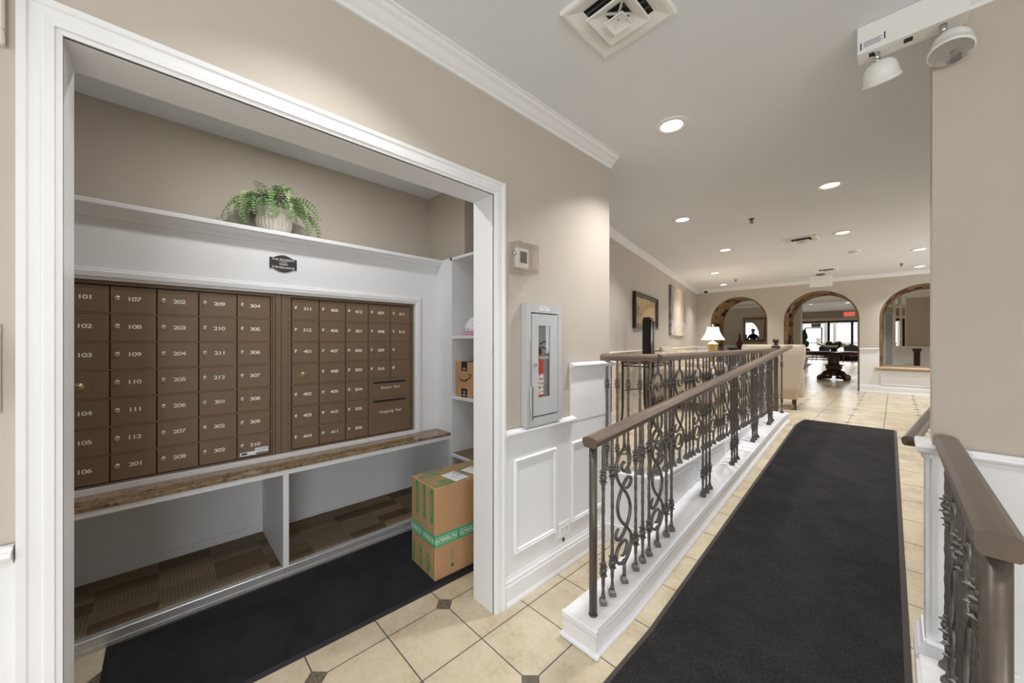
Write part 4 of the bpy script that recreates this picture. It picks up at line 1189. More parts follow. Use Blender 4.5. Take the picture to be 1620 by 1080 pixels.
# ------------------------------------------------------------------ ceiling fittings
LIGHTS = [((-.944, 2.259), 'white recessed ceiling light nearest the camera, above the near wall corner'),
 ((-.379, 4.085), 'recessed ceiling light above the black runner, second nearest on the right row'),
 ((-1.592, 4.087), 'recessed ceiling light left of the nearest sprinkler head, over the railings'),
 ((-.437, 5.972), 'recessed ceiling light right of the middle ceiling vent'),
 ((-1.69, 5.887), 'recessed ceiling light left of the middle ceiling vent'),
 ((.248, 7.851), 'recessed ceiling light near the partition edge, nearer of the far right pair'),
 ((-2.398, 7.722), 'recessed ceiling light over the lounge, nearer of the two by the far left corner'),
 ((.304, 9.632), 'recessed ceiling light in front of the right-hand arch, farther of the far right pair'),
 ((-2.754, 9.452), 'recessed ceiling light just in front of the left arch, farthest left')]
UNSEEN_LIGHTS = [((-.94, .43), 'assumed recessed ceiling light over the space in front of the mail alcove'), ((.75, .43), 'unseen recessed light added over the entry floor on the right'), ((-.94, -1.4), 'assumed recessed ceiling light behind the camera on the left'), ((.75, -1.4), 'unseen recessed light added behind the camera on the right'),  # all out of view: left pair assumed, right pair added for lighting
 ((-.96, 13.2), 'unseen recessed light added over the pedestal table beyond the arches'), ((-3.6, 13.4), 'unseen recessed light added before the mirror wall'), ((.8, 13.2), 'unseen recessed light added beyond the right arch')]  # hall lamps out of view, added to brighten the room beyond the arches
FAR = [((-1.0, 18.2), 'left recessed light in the farthest ceiling seen through the middle arch'), ((-1.35, 20.5), 'right recessed light beside the far smoke detector, seen through the middle arch'), ((-2.5, 20.3), 'recessed light above the far glass doors, at left of the middle arch view')]
proto = None
def mk_light(loc, label, z, power, spread=115):
    global proto
    if proto is None:
        T = thing('recessed_light', label, 'ceiling light', (loc[0], loc[1], z), group='recessed ceiling lights')
        LOCAL[0] = True
        MB().lathe([(.062, -.003), (.066, -.008), (.094, -.006), (.098, 0), (.062, 0)], 40, caps=False).build('trim_ring', M['steel_white'], T)
        MB().lathe([(.0005, -.004), (.062, -.004)], 32, caps=False).build('lens', M['lens'], T)
        LOCAL[0] = False; proto = T
    else: T = dup(proto, (loc[0], loc[1], z), label=label)
    d = bpy.data.lights.new('downlight', 'AREA'); d.shape = 'DISK'; d.size = .12; d.energy = power; d.color = (1, .985, .975); d.spread = math.radians(spread)
    l = bpy.data.objects.new('downlight', d); COL.objects.link(l); l.location = (loc[0], loc[1], z-.015)
    return T
for l, t in LIGHTS: mk_light(l, t, CZ, 13)
for (l, t), pw in zip(UNSEEN_LIGHTS, (6.5, 7, 3, 6, 24, 24, 20)): mk_light(l, t, CZ, pw)
mk_light((-2.15, .62), 'unseen recessed light added inside the mail alcove, hidden by the door head', CZ, 10, 180)  # unseen lamp, added to brighten the upper alcove wall and mailboxes
for l, t in FAR: mk_light(l, t, 3.0, 20)
# vents
def diffuser(cx, cy, z, s, label, rings=2):
    T = thing('air_vent', label, 'air vent', (cx, cy, z), group='ceiling air diffusers')
    q = math.sqrt(2); R4 = Matrix.Translation((cx, cy, z)) @ Matrix.Rotation(PI/4, 4, 'Z')
    b = MB(); b.box(cx-s*.6, cx+s*.6, cy-s*.6, cy+s*.6, z-.0012, z-.0004)
    for k in range(5): b.box(cx-s*.58, cx+s*.58, cy-s*.5+k*s*.22, cy-s*.5+k*s*.22+.006, z-.004, z-.0012, 1)
    b.build('duct', [M['slot'], M['darkgrey']], T)
    b = MB(); b.lathe([(s*q, 0), (s*q, -.012), (.975*s*q, -.016), (.90*s*q, -.017), (.72*s*q, -.008), (.60*s*q, -.001), (.60*s*q, 0)], 4, mat=R4, smooth=False, caps=False); b.build('outer_frame', M['steel_white'], T)
    b = MB(); b.lathe([(.555*s*q, -.034), (.55*s*q, -.038), (.53*s*q, -.039), (.40*s*q, -.030), (.27*s*q, -.014), (.25*s*q, -.012), (.25*s*q, -.009), (.555*s*q, -.034)], 4, mat=R4, smooth=False, caps=False); b.build('middle_cone', M['steel_white'], T)
    b = MB(); b.lathe([(.0005, -.034), (.0005, -.036), (.12*s*q, -.041), (.24*s*q, -.052), (.245*s*q, -.049), (.0005, -.033)], 4, mat=R4, smooth=False, caps=False)
    b.tube([(cx, cy, z-.032), (cx, cy, z-.002)], .003, 6)
    b.sphere((cx, cy, z-.036), .003, 8, 6, 1)
    for a in (0, PI/2): b.box(-s*.55, s*.55, -.004, .004, z-.014, z-.008, mat=Matrix.Translation((cx, cy, 0)) @ Matrix.Rotation(a+PI/4, 4, 'Z'))
    b.build('centre_cone', [M['steel_white'], M['slot']], T)
    return T
diffuser(-.765, 1.325, CZ, .165, 'large square white ceiling air vent at the top of the picture')
diffuser(-.838, 6.0, CZ, .17, 'square ceiling vent in mid ceiling, between two recessed lights')
diffuser(-.878, 8.85, CZ, .17, 'square ceiling vent just above the hanging sign')
T = thing('ceiling_speaker', 'flat round white speaker cover on the ceiling behind the middle vent', 'speaker', (-1.0, 6.62, CZ))
MB().lathe([(.0005, -.008), (.10, -.008), (.13, -.003), (.135, 0)], 32, (-1.0, 6.62, CZ), caps=False).build('grille', M['ceil'], T)
T = thing('smoke_detector', 'small white smoke detector on the far ceiling', 'smoke detector', (-.419, 7.317, CZ))
MB().lathe([(.0005, -.045), (.04, -.044), (.05, -.03), (.055, -.012), (.07, -.010), (.07, 0)], 28, (-.419, 7.317, CZ), caps=False).build('detector_body', M['steel_white'], T)
MB().lathe([(.0505, -.028), (.053, -.02)], 28, (-.419, 7.317, CZ), caps=False).build('smoke_slot', M['grey_print'], T)
sp = None
for (x, y), lb in (((-1.068, 4.603), 'ceiling sprinkler head nearest the camera, above the railings'), ((-2.347, 8.87), 'ceiling sprinkler head near the left arch'), ((.079, 9.094), 'ceiling sprinkler head before the right-hand arch')):
    if sp is None:
        sp = thing('sprinkler_head', lb, 'sprinkler', (x, y, CZ), group='ceiling sprinkler heads'); LOCAL[0] = True
        MB().lathe([(.028, 0), (.026, -.006), (.012, -.008)], 20, caps=False).build('escutcheon', M['darkgrey'], sp)
        b = MB(); b.tube([(0, 0, 0), (0, 0, -.03)], .009, 8); b.tube([(.012, 0, -.015), (.016, 0, -.03), (0, 0, -.045)], .0025, 6); b.tube([(-.012, 0, -.015), (-.016, 0, -.03), (0, 0, -.045)], .0025, 6); b.lathe([(.0005, -.046), (.02, -.046), (.02, -.044), (.0005, -.044)], 12)
        b.build('nozzle', M['darkgrey'], sp); LOCAL[0] = False
    else: dup(sp, (x, y, CZ), label=lb)
# dome camera
T = thing('dome_camera', 'small white dome security camera in the far left ceiling corner', 'camera', (-3.30, 9.95, CZ))
MB().lathe([(.075, 0), (.078, -.045), (.05, -.055)], 24, (-3.30, 9.95, CZ), caps=True).build('housing', M['steel_white'], T)
MB().lathe([(.0005, -.105), (.03, -.097), (.048, -.075), (.05, -.055)], 24, (-3.30, 9.95, CZ), caps=False).build('dome', M['black'], T)
# hanging sign seen from its back
T = thing('hanging_exit_sign', 'blank white back of an exit sign hanging from the ceiling before the middle arch', 'sign', (-1.0, 9.3, CZ))
b = MB(); b.box(-1.17, -.83, 9.28, 9.32, 2.47, 2.67, bev=.004); b.build('sign_box', M['steel_white'], T)
b = MB(); b.box(-1.06, -.94, 9.27, 9.33, 2.69, 2.72); b.tube([(-1.0, 9.3, 2.67), (-1.0, 9.3, 2.70)], .012, 8); b.build('canopy', M['grey_print'], T)
# emergency light
T = thing('emergency_light', 'white twin-head emergency light fixed to the ceiling edge at top right', 'emergency light', (.04, 2.17, CZ))
b = MB(); b.box(-.11, .19, 2.125, 2.21, 2.605, CZ-.001, bev=.002); b.build('housing', M['steel_white'], T)
b = MB(); b.box(-.098, -.028, 2.1242, 2.125, 2.622, 2.655); b.box(-.100, -.096, 2.1238, 2.125, 2.62, 2.648, 1); b.box(-.030, -.026, 2.1238, 2.125, 2.63, 2.657, 1)
for k in range(4): b.box(-.09, -.04+.006*(k % 2), 2.1236, 2.1242, 2.627+k*.006, 2.629+k*.006, 1)
b.box(-.06, .02, 2.14, 2.18, 2.6042, 2.605); b.box(-.075, -.06, 2.145, 2.175, 2.604, 2.605, 1); b.box(.025, .05, 2.145, 2.175, 2.604, 2.605, 1)
b.build('rating_label', [M['paper'], M['inkblack']], T)
def head(sx_, sy_, hc, ax, lens):
    n = MB(); n.lathe([(.011, 0), (.011, -.026), (.006, -.030)], 14, (sx_, sy_, 2.606)); n.sphere((sx_, sy_, 2.573), .010, 12, 8)
    n.build('swivel', M['chrome'], T)
    a = Vector(ax).normalized(); Q = Vector((0, 0, -1)).rotation_difference(a).to_matrix().to_4x4()
    Rm = Matrix.Translation(Vector(hc)) @ Q
    h = MB(); h.lathe([(.0005, .045), (.020, .043), (.038, .034), (.049, .018), (.054, -.002), (.056, -.026), (.060, -.029), (.061, -.039), (.057, -.041)], 40, mat=Rm, caps=False)
    o = h.build('lamp_head', M['steel_white'], T)
    l = MB(); l.lathe([(.0005, -.030), (.036, -.033), (.057, -.041)], 40, mat=Rm, caps=False); l.build('lens', lens, o)
def lensmat():
    N = NT('ribbed_lamp_lens'); N.set(Base_Color=lin(190, 190, 190), Roughness=.15, Metallic=.7); N.bump(N.noise(60, N.pos(), 2, .5), .6, .003); return N.m
LM = lensmat()
CR = Vector((.693, .7209, 0)); CF = Vector((-.7209, .693, 0)); CU = Vector((0, 0, 1))
head(-.052, 2.165, (-.041, 2.165, 2.522), CR*.45-CU*.85+CF*.30, LM)
head(.128, 2.155, (.148, 2.150, 2.520), -CR*.25-CU*.90-CF*.15, LM)

# ------------------------------------------------------------------ lounge
# console table with two tall vases
T = thing('console_table', 'tall dark metal console table with curved legs behind the lounge railing', 'table', (-2.2, 4.35, ZU))
LOCAL[0] = False
ang = math.atan2(LD.y, LD.x)-PI/2
def LP(s, o, z):     # point on lounge wall frame: s along, o out
    p = LA+LD*s+LN*o; return Vector((p.x, p.y, z))
s0, s1 = 1.75, 2.75
def obox(b, s0, s1, o0, o1, z0, z1, mi=0):
    c = [LP(s0, o0, 0), LP(s1, o0, 0), LP(s1, o1, 0), LP(s0, o1, 0)]
    b.add([(p.x, p.y, z0) for p in c]+[(p.x, p.y, z1) for p in c], [(0, 1, 2, 3), (4, 7, 6, 5), (0, 4, 5, 1), (1, 5, 6, 2), (2, 6, 7, 3), (3, 7, 4, 0)], mi)
b = MB(); obox(b, s0, s1, .08, .48, 1.135, 1.155); b.build('table_top', M['darkwood'], T, fix=True)
b = MB()
for o_ in (.10, .46): b.tube([LP(s0+.02, o_, 1.10), LP(s1-.02, o_, 1.10)], .007, 6)
for s_ in (s0+.02, s1-.02): b.tube([LP(s_, .10, 1.10), LP(s_, .46, 1.10)], .007, 6)
b.tube([LP(s0+.04, .12, .80), LP(s1-.04, .44, .80)], .006, 6); b.tube([LP(s0+.04, .44, .80), LP(s1-.04, .12, .80)], .006, 6)
b.build('stretcher', M['blackframe'], T)
for s_, sg in ((s0+.02, -1), (s1-.02, 1)):
    for o_ in (.10, .46):
        MB().tube([LP(s_, o_, 1.135), LP(s_, o_, .72), LP(s_, o_, .60), LP(s_+sg*.02, o_, .48), LP(s_+sg*.07, o_, ZU)], [.014, .014, .013, .012, .011], 8).build('leg', M['blackframe'], T)
def vase(s_, o_, w, h, label, neck):
    p = LP(s_, o_, 1.156); T = thing('tall_vase', label, 'vase', tuple(p), ang, group='tall dark vases on the console'); LOCAL[0] = True
    b = MB(); b.box(-w/2, w/2, -w/2, w/2, 0, h-.03, bev=.012)
    if neck: b.lathe([(.03, h-.04), (.025, h-.02), (.036, h), (.022, h-.003)], 16)
    else: b.box(-w/2+.01, w/2-.01, -w/2+.01, w/2-.01, h-.034, h-.012, bev=.005)
    b.build('vase_body', M['glassvase'], T); LOCAL[0] = False
vase(1.98, .34, .105, .555, 'taller square dark glazed vase on the console table, nearer', False)
vase(2.28, .30, .095, .545, 'dark glazed bottle vase with a small neck beside the square vase', True)
# framed print
T = thing('framed_print', 'dark framed sepia print on the lounge wall behind the vases', 'picture', tuple(LP(3.1, 0, 1.585)))
f0 = (Vector((-2.553, 4.80, 0))-LA).dot(LD); f1 = (Vector((-2.80, 6.05, 0))-LA).dot(LD)
b = MB(); 
def fring(b, s0, s1, z0, z1, w, o0, o1, mi=0):
    obox(b, s0, s0+w, o0, o1, z0, z1, mi); obox(b, s1-w, s1, o0, o1, z0, z1, mi); obox(b, s0+w, s1-w, o0, o1, z0, z0+w, mi); obox(b, s0+w, s1-w, o0, o1, z1-w, z1, mi)
fring(b, f0, f1, 1.59, 2.108, .03, .005, .05); fring(b, f0+.03, f1-.03, 1.62, 2.078, .018, .005, .038, 1); fring(b, f0+.048, f1-.048, 1.638, 2.06, .014, .005, .028)
b.build('frame', [M['picframe'], simple('silver_brown_slip', (120, 108, 100), .25, .5)], T, fix=True)
b = MB(); obox(b, f0+.06, f1-.06, .004, .014, 1.65, 2.05); b.build('print', M['print'], T, fix=True)
b = MB()
base = f0+.16
for k in range(5): b.tube([LP(base+k*.05, .0155, 1.78+.02*math.sin(k)), LP(base+k*.05+.005, .0155, 1.87+.05*math.sin(k*1.3))], .0018, 4)
b.tube([LP(base, .0155, 1.88), LP(base+.06, .0155, 1.95), LP(base+.12, .0155, 1.89), LP(base+.22, .0155, 1.86)], .0018, 4); b.tube([LP(base, .0155, 1.79), LP(base+.22, .0155, 1.78)], .0018, 4)
b.build('sketch_lines', M['inkblack'], T)
# canvas
c0 = (Vector((-2.996, 7.04, 0))-LA).dot(LD); c1 = (Vector((-3.27, 8.45, 0))-LA).dot(LD)
p = LP(c0, 0, 1.52)
T = bpy.data.objects.new('canvas_painting', None)
bpy.data.objects.remove(T)
T = thing('canvas_painting', 'tall unframed grey and cream abstract canvas on the lounge wall by the far corner', 'painting', tuple(p), ang)
LOCAL[0] = True
MB().box(.002, .045, 0, c1-c0, 0, .97, bev=.003).build('canvas', M['painting'], T); LOCAL[0] = False
# sofa
def soft(x0, x1, y0, y1, z0, z1, r=.05, seg=3):
    """rounded box"""
    b = MB(); import bmesh
    bm = bmesh.new(); bmesh.ops.create_cube(bm, size=1)
    for v in bm.verts: v.co = Vector(((x0+x1)/2+v.co.x*(x1-x0), (y0+y1)/2+v.co.y*(y1-y0), (z0+z1)/2+v.co.z*(z1-z0)))
    bmesh.ops.bevel(bm, geom=bm.edges[:], offset=r, segments=seg, profile=.6, affect='EDGES')
    bm.verts.index_update()
    b.add([tuple(v.co) for v in bm.verts], [[v.index for v in f.verts] for f in bm.faces], 0, True); bm.free(); return b
p = LP(3.05, .50, ZU)
T = thing('sofa', 'long beige upholstered sofa along the lounge wall behind the railing', 'sofa', tuple(p), ang)
LOCAL[0] = True
Ls = 2.0
soft(-.42, .44, .18, Ls-.18, .14, .34, .03).build('base', M['upholstery'], T)
soft(-.45, -.20, .05, Ls-.05, .14, .84, .09, 4).build('backrest', M['upholstery'], T)
for k in range(2): soft(-.24, .46, .20+k*(Ls-.4)/2, .20+(k+1)*(Ls-.4)/2-.005, .33, .49, .05).build('seat_cushion', M['upholstery'], T)
for y in (0, Ls-.2): soft(-.44, .45, y, y+.20, .12, .62, .08, 4).build('armrest', M['upholstery'], T)
for x in (-.36, .38):
    for y in (.1, Ls-.1): MB().lathe([(.018, 0), (.028, .14)], 10, (x, y, 0)).build('leg', M['darkwood'], T)
LOCAL[0] = False
pp = LP(3.35, .40, ZU+.50)
pp = LP(3.62, .34, ZU+.50)
T = thing('throw_pillow', 'taupe satin pillow with embroidery propped on the sofa back', 'pillow', tuple(pp), ang); LOCAL[0] = True
b = MB(); vs = []; n = 16
for j in (1, -1):
    for a in range(n+1):
        for c in range(n+1):
            u, v = a/n*2-1, c/n*2-1; th_ = .085*((1-u**4)*(1-v**4))**.6
            e = 1-.06*(u*u*v*v)
            q = Vector((j*th_, u*.36*e, v*.23*e+.23)); R_ = Matrix.Rotation(-.35, 4, 'Y'); vs.append(tuple(R_ @ q))
fs = []
for j in range(2):
    o_ = j*(n+1)**2
    for a in range(n):
        for c in range(n):
            f = (o_+a*(n+1)+c, o_+(a+1)*(n+1)+c, o_+(a+1)*(n+1)+c+1, o_+a*(n+1)+c+1); fs.append(f if j == 0 else f[::-1])
b.add(vs, fs, 0, True); b.build('cushion', M['pillow'], T, fix=True)
b = MB()
for k in range(9):
    q = [Matrix.Rotation(-.35, 4, 'Y') @ Vector((.085-.02*t, -.02+k*.035+.012*math.sin(t*3+k), .20+.17*t)) for t in (0, .25, .5, .75, .95)]
    b.tube([tuple(x) for x in q], .0025, 5)
b.build('embroidery', simple('brown_thread', (112, 98, 86), .7), T); LOCAL[0] = False
# end table + lamp
lx, ly = -2.50, 7.93
T = thing('end_table', 'dark round end table under the lit lamp at the end of the sofa', 'table', (lx, ly, ZU))
b = MB(); b.lathe([(.0005, .60), (.24, .60), (.26, .585), (.24, .57), (.0005, .57)], 32, (lx, ly, ZU), caps=False); b.build('table_top', M['darkwood'], T)
MB().lathe([(.14, 0), (.14, .02), (.05, .04), (.03, .12), (.045, .3), (.03, .5), (.07, .57)], 24, (lx, ly, ZU)).build('pedestal', M['darkwood'], T)
T = thing('table_lamp', 'lit table lamp with white flared shade and brass urn base in the lounge', 'lamp', (lx, ly, ZU+.6))
z0 = ZU+.6
MB().lathe([(.06, 0), (.065, .02), (.055, .03), (.075, .10), (.085, .20), (.088, .325), (.10, .335), (.10, .350), (.085, .362), (.055, .385), (.035, .395), (.035, .405), (.012, .41), (.010, .45)], 28, (lx, ly, z0)).build('base', M['brass'], T)
MB().lathe([(.21, .435), (.165, .50), (.125, .58), (.105, .66), (.102, .685)], 36, (lx, ly, z0), caps=False, flute=.03, fn=6).build('lamp_shade', M['shade'], T)
b = MB(); b.tube([(lx, ly, z0+.68), (lx, ly, z0+.71)], .005, 6); b.sphere((lx, ly, z0+.725), .016, 12, 8); b.build('finial', M['brass'], T)
d = bpy.data.lights.new('lamp_bulb', 'POINT'); d.energy = 9; d.color = (1, .85, .65); d.shadow_soft_size = .05
l = bpy.data.objects.new('lamp_bulb', d); COL.objects.link(l); l.location = (lx, ly, z0+.56)
# wing chair, seen from behind
T = thing('armchair', 'beige upholstered high-back armchair with dark legs, seen from behind at the railing end', 'chair', (-1.275, 6.66, ZU), math.radians(11))
# local: chair faces +y ; back at y~0
LOCAL[0] = True
b = MB()
secs = [(.16, .30, .07), (.35, .325, .065), (.6, .36, .055), (.8, .385, .05), (.92, .39, .05), (.955, .37, .035)]
rows = []
for (z, hw, t) in secs:
    y = -.02-.10*((z-.16)/.8)
    row = []
    for k in range(20):
        a = 2*PI*k/20; cx_ = math.copysign(abs(math.cos(a))**.35, math.cos(a)); sy_ = math.copysign(abs(math.sin(a))**.7, math.sin(a))
        row.append((hw*cx_, y+t*sy_, z))
    rows.append(row)
vs = [p for r in rows for p in r]; n = 20; fs = []
for i in range(len(rows)-1):
    for k in range(n): fs.append((i*n+k, i*n+(k+1) % n, (i+1)*n+(k+1) % n, (i+1)*n+k))
fs += [list(range(n))[::-1], [(len(rows)-1)*n+k for k in range(n)]]
b.add(vs, fs, 0, True); b.build('backrest', M['upholstery'], T)
b = MB()
for k in range(30): b.sphere((-.37+.74*k/29, -.145, .945), .008, 6, 4)
b.build('nail_trim', M['upholstery'], T)
soft(-.31, .31, .0, .60, .16, .36, .03).build('seat_frame', M['upholstery'], T)
soft(-.27, .27, .04, .62, .34, .47, .05).build('seat_cushion', M['upholstery'], T)
for s_ in (-1, 1):
    x = s_*.33
    b = soft(min(x-.05, x+.05), max(x-.05, x+.05), -.02, .56, .18, .60, .045); b.build('armrest', M['upholstery'], T)
for (x, y, dx, dy) in ((-.27, .52, 0, .02), (.27, .52, 0, .02), (-.27, .02, 0, -.05), (.27, .02, 0, -.05)):
    MB().tube([(x, y, .18), (x+dx, y+dy, 0)], [.026, .017], 4, smooth=False).build('leg', M['darkwood'], T)
LOCAL[0] = False

# ------------------------------------------------------------------ beyond the arches
b = MB()
b.box(-7, -2.22, 15.8, 16.1, ZU, CZ); b.box(.23, 2.5, 15.5, 15.65, ZU, CZ); b.box(-.75, -.02, 20.0, 20.1, ZU, 3.0)
struct(b.build('wall_lobby', M['beige']))
b = MB()
b.box(-7, -2.21, 15.788, 15.8, ZU, 1.24); b.box(-2.22, -2.208, 15.788, 16.112, ZU, 1.24); sweepz(b, RAIL, (-7, 15.79), (-2.2, 15.79), (0, -1, 0), 1.23); sweepz(b, BASE, (-7, 15.79), (-2.2, 15.79), (0, -1, 0), ZU)
b.box(.22, 2.5, 15.488, 15.5, ZU, 1.24); sweepz(b, RAIL, (.2, 15.49), (2.5, 15.49), (0, -1, 0), 1.23); frame(b, 'y', 15.488, .42, 1.3, ZU+.25, 1.12, w=.03, sgn=-1)
b.box(-.03, .23, 15.5, 15.6, ZU, 1.25); b.box(-.05, .25, 15.48, 15.62, 1.25, 1.27)
for k in range(4): b.box(.0+k*.06, .02+k*.06, 15.488, 15.5, ZU+.1, 1.1)
struct(b.build('trim_16', M['white'], fix=True))
b = MB()
for x in (-.03, .10, .205): b.box(x, x+.05, 15.52, 15.58, 1.27, CZ)
struct(b.build('trim_17', M['cream']))
b = MB(); b.box(-.24, -.06, 19.97, 20.0, ZU, 2.45); o = struct(b.build('door_1', M['greydoor']))
b = MB(); b.box(-.27, -.24, 19.96, 20.0, ZU, 2.48); b.box(-.06, -.03, 19.96, 20.0, ZU, 2.48); b.box(-.27, -.03, 19.96, 20.0, 2.45, 2.48); b.build('door_frame', M['white'], o)
b = MB(); b.box(-.10, -.07, 19.94, 19.97, 1.33, 1.36); b.build('door_handle', M['black'], o)
# storefront at y = 25.8
YS = 25.8
b = MB(); b.box(-7, 2.5, YS, YS+.2, 2.62, 3.0); struct(b.build('wall_storefront', M['beige']))
b = MB(); b.box(-7, 2.5, YS-.10, YS, 2.50, 2.66, bev=.02); struct(b.build('trim_18', M['cream']))
b = MB()
xs = [-6.4, -5.4, -4.4, -2.44, -1.52, -.6, .3, 1.3, 2.45]
b.box(-7, 2.5, YS, YS+.06, 2.40, 2.50); b.box(-2.44, 2.5, YS, YS+.06, ZU, .75); b.box(-7, -2.44, YS, YS+.06, ZU, .45)
for x in xs: b.box(x-.05, x+.05, YS-.01, YS+.07, ZU, 2.5)
o = struct(b.build('window_4', M['blackframe'])); MB().box(-7, 2.5, YS+.02, YS+.03, .45, 2.4).build('pane', M['glass'], o)
# sun room outer wall
YO = 29.0
b = MB()
b.box(-7, 2.5, YO, YO+.1, 2.45, 2.9); b.box(-7, 2.5, YO, YO+.1, ZU, ZU+.25)
for x in (-7, -5.3, -4.1, -2.95, -2.55, -1.5, -1.2, -.2, .1, 1.2, 2.35): b.box(x, x+.16, YO, YO+.1, ZU, 2.45)
struct(b.build('window_5', M['white']))
b = MB(); b.box(-3.88, -3.02, YO-.06, YO, 2.20, 2.26); b.box(-3.88, -3.81, YO-.06, YO, ZU, 2.2); b.box(-3.09, -3.02, YO-.06, YO, ZU, 2.2); b.box(-3.81, -3.09, YO-.05, YO-.01, ZU, .46)
o = struct(b.build('door_2', M['darkgrey'])); b = MB(); b.box(-3.1, -3.04, YO-.09, YO-.05, 1.3, 1.36); b.box(-3.32, -3.06, YO-.065, YO-.06, 1.15, 1.6, 1); b.build('push_bar', [M['black'], M['paper']], o)
# outside terrace railing
b = MB(); b.box(-7, 2.5, 31, 31.05, 1.28, 1.33)
k = -7
while k < 2.5: b.box(k, k+.02, 31, 31.03, ZU, 1.3); k += .16
o = b.build('terrace_fence', M['darkgrey'], loc=(-2, 31, ZU)); tag(o, 'thin grey terrace fence outside the far sun room windows', 'fence')
b = MB(); b.box(-12, 8, 30, 45, .2, .38); struct(b.build('floor_terrace', simple('pale_concrete', (210, 210, 206), .8, var=.05)))
# exit signs
def exit_sign(x, y, z, w, h, label, face, ink):
    T = thing('exit_sign', label, 'exit sign', (x, y, z), group='red exit signs')
    MB().box(x-w/2, x+w/2, y-.02, y+.02, z, z+h, bev=.004).build('sign_box', face, T)
    b = MB(); text(b, 'EXIT', h*.86, (x, y-.021, z+h/2), (1, 0, 0), UP, 0, xs=1.05, bold=.03); b.build('lettering', ink, T)
exit_sign(-1.62, YS-.021, 2.70, .42, .24, 'lit red EXIT sign above the far glass doors, through the middle arch', M['exitface'], M['exitred'])
exit_sign(-3.35, 28.94, 2.50, .5, .22, 'red and white EXIT sign beyond the glass, above the outer door', M['paper'], M['exitred'])
MB()
T = thing('door_closer_sign', 'small black sign hung below the outer EXIT sign', 'sign', (-3.3, 28.94, 2.28)); MB().box(-3.55, -3.1, 28.90, 28.935, 2.27, 2.50, bev=.004).build('sign_board', M['black'], T)
# pedestal table through the middle arch
px_, py_ = -1.113, 12.84
T = thing('pedestal_table', 'dark carved mahogany pedestal table in the tiled hall beyond the middle arch', 'table', (px_, py_, ZU))
MB().lathe([(.0005, .70), (.62, .70), (.645, .715), (.63, .735), (.0005, .74)], 48, (px_, py_, ZU), caps=False).build('table_top', M['darkwood'], T)
MB().lathe([(.60, .64), (.61, .70)], 48, (px_, py_, ZU)).build('apron', M['darkwood'], T)
MB().lathe([(.13, .10), (.12, .20), (.14, .23), (.17, .30), (.17, .36), (.22, .375), (.22, .385), (.12, .41), (.115, .42), (.105, .62), (.16, .65)], 12, (px_, py_, ZU), smooth=False).build('column', M['darkwood'], T)
for k in range(4):
    a = PI/4+k*PI/2; R_ = Matrix.Translation((px_, py_, ZU)) @ Matrix.Rotation(a, 4, 'Z')
    b = MB(); pts = [(.06, 0, .17), (.14, 0, .20), (.23, 0, .17), (.30, 0, .10), (.37, 0, .085)]
    b.tube([tuple(R_ @ Vector(q)) for q in pts], [.06, .065, .055, .045, .05], 8)
    b.box(.10, .40, -.05, .05, .03, .09, mat=R_, bev=.01); b.box(.33, .41, -.05, .05, .0, .10, mat=R_, bev=.01)
    b.build('foot', M['darkwood'], T)
T = thing('centrepiece', 'low cream bowl with dark pine cones on the pedestal table', 'centrepiece', (px_, py_, ZU+.74))
b = MB(); b.lathe([(.07, 0), (.06, .04), (.12, .10), (.26, .17), (.28, .20), (.26, .20), (.11, .12), (.0005, .11)], 32, (px_, py_, ZU+.74)); b.build('bowl', M['darkwood'], T)
b = MB()
for k in range(12):
    a = k*.52; b.sphere((px_+.13*math.cos(a), py_+.13*math.sin(a), ZU+.74+.19+.02*(k % 3)), .045, 8, 6)
b.build('cones', M['picframe'], T)
b = MB(); b.tube([(px_-.30, py_-.05, ZU+.95), (px_-.22, py_-.2, ZU+.90), (px_-.05, py_-.27, ZU+.87), (px_+.1, py_-.26, ZU+.87)], .035, 8); b.tube([(px_+.16, py_-.2, ZU+.88), (px_+.28, py_-.05, ZU+.92)], .035, 8); b.build('ribbon', M['ceramic'], T)
# topiary
tx_, ty_ = -3.02, 22.4
T = thing('topiary', 'tall topiary shrub with cone and ball in a pot by the far glass doors', 'plant', (tx_, ty_, ZU))
MB().lathe([(.13, 0), (.17, .28), (.19, .30), (.15, .30)], 16, (tx_, ty_, ZU)).build('pot', M['ceramic'], T)
MB().tube([(tx_, ty_, ZU+.28), (tx_, ty_, ZU+1.2)], .02, 8).build('trunk', M['darkwood'], T)
def leafball(c, r, sc, seed):
    rnd = random.Random(seed); b = MB()
    for k in range(420):
        u = Vector((rnd.gauss(0, 1), rnd.gauss(0, 1), rnd.gauss(0, 1))).normalized()
        p = Vector(c)+Vector((u.x*r*sc[0], u.y*r*sc[1], u.z*r*sc[2]))*rnd.uniform(.85, 1.05)
        s_ = rnd.uniform(.02, .04); t1 = u.orthogonal().normalized(); t2 = (u.cross(t1)+u*rnd.uniform(-.8, .8)).normalized()
        b.add([p-t1*s_, p-t2*s_*.5, p+t1*s_, p+t2*s_*.5], [(0, 1, 2, 3)])
    b.sphere(c, r*.9, 14, 10, sc=sc); return b
leafball((tx_, ty_, ZU+.52), .24, (1.15, 1.15, .8), 1).build('foliage', M['topiary'], T)
leafball((tx_, ty_, ZU+.88), .20, (1, 1, 1), 2).build('foliage', M['topiary'], T)
b = leafball((tx_, ty_, ZU+1.32), .24, (.75, .75, 1.2), 3)
for i, v in enumerate(b.v):
    f = max(.15, min(1.15, 1.15-(v[2]-(ZU+1.05))/.62)); b.v[i] = (tx_+(v[0]-tx_)*f, ty_+(v[1]-ty_)*f, v[2])
b.build('foliage', M['topiary'], T)
b = MB(); mat_slab(b, [(-4.6, 16.9), (-2.25, 16.9), (-2.55, 21.2), (-4.6, 21.2)], ZU+.001, ZU+.012, .04)
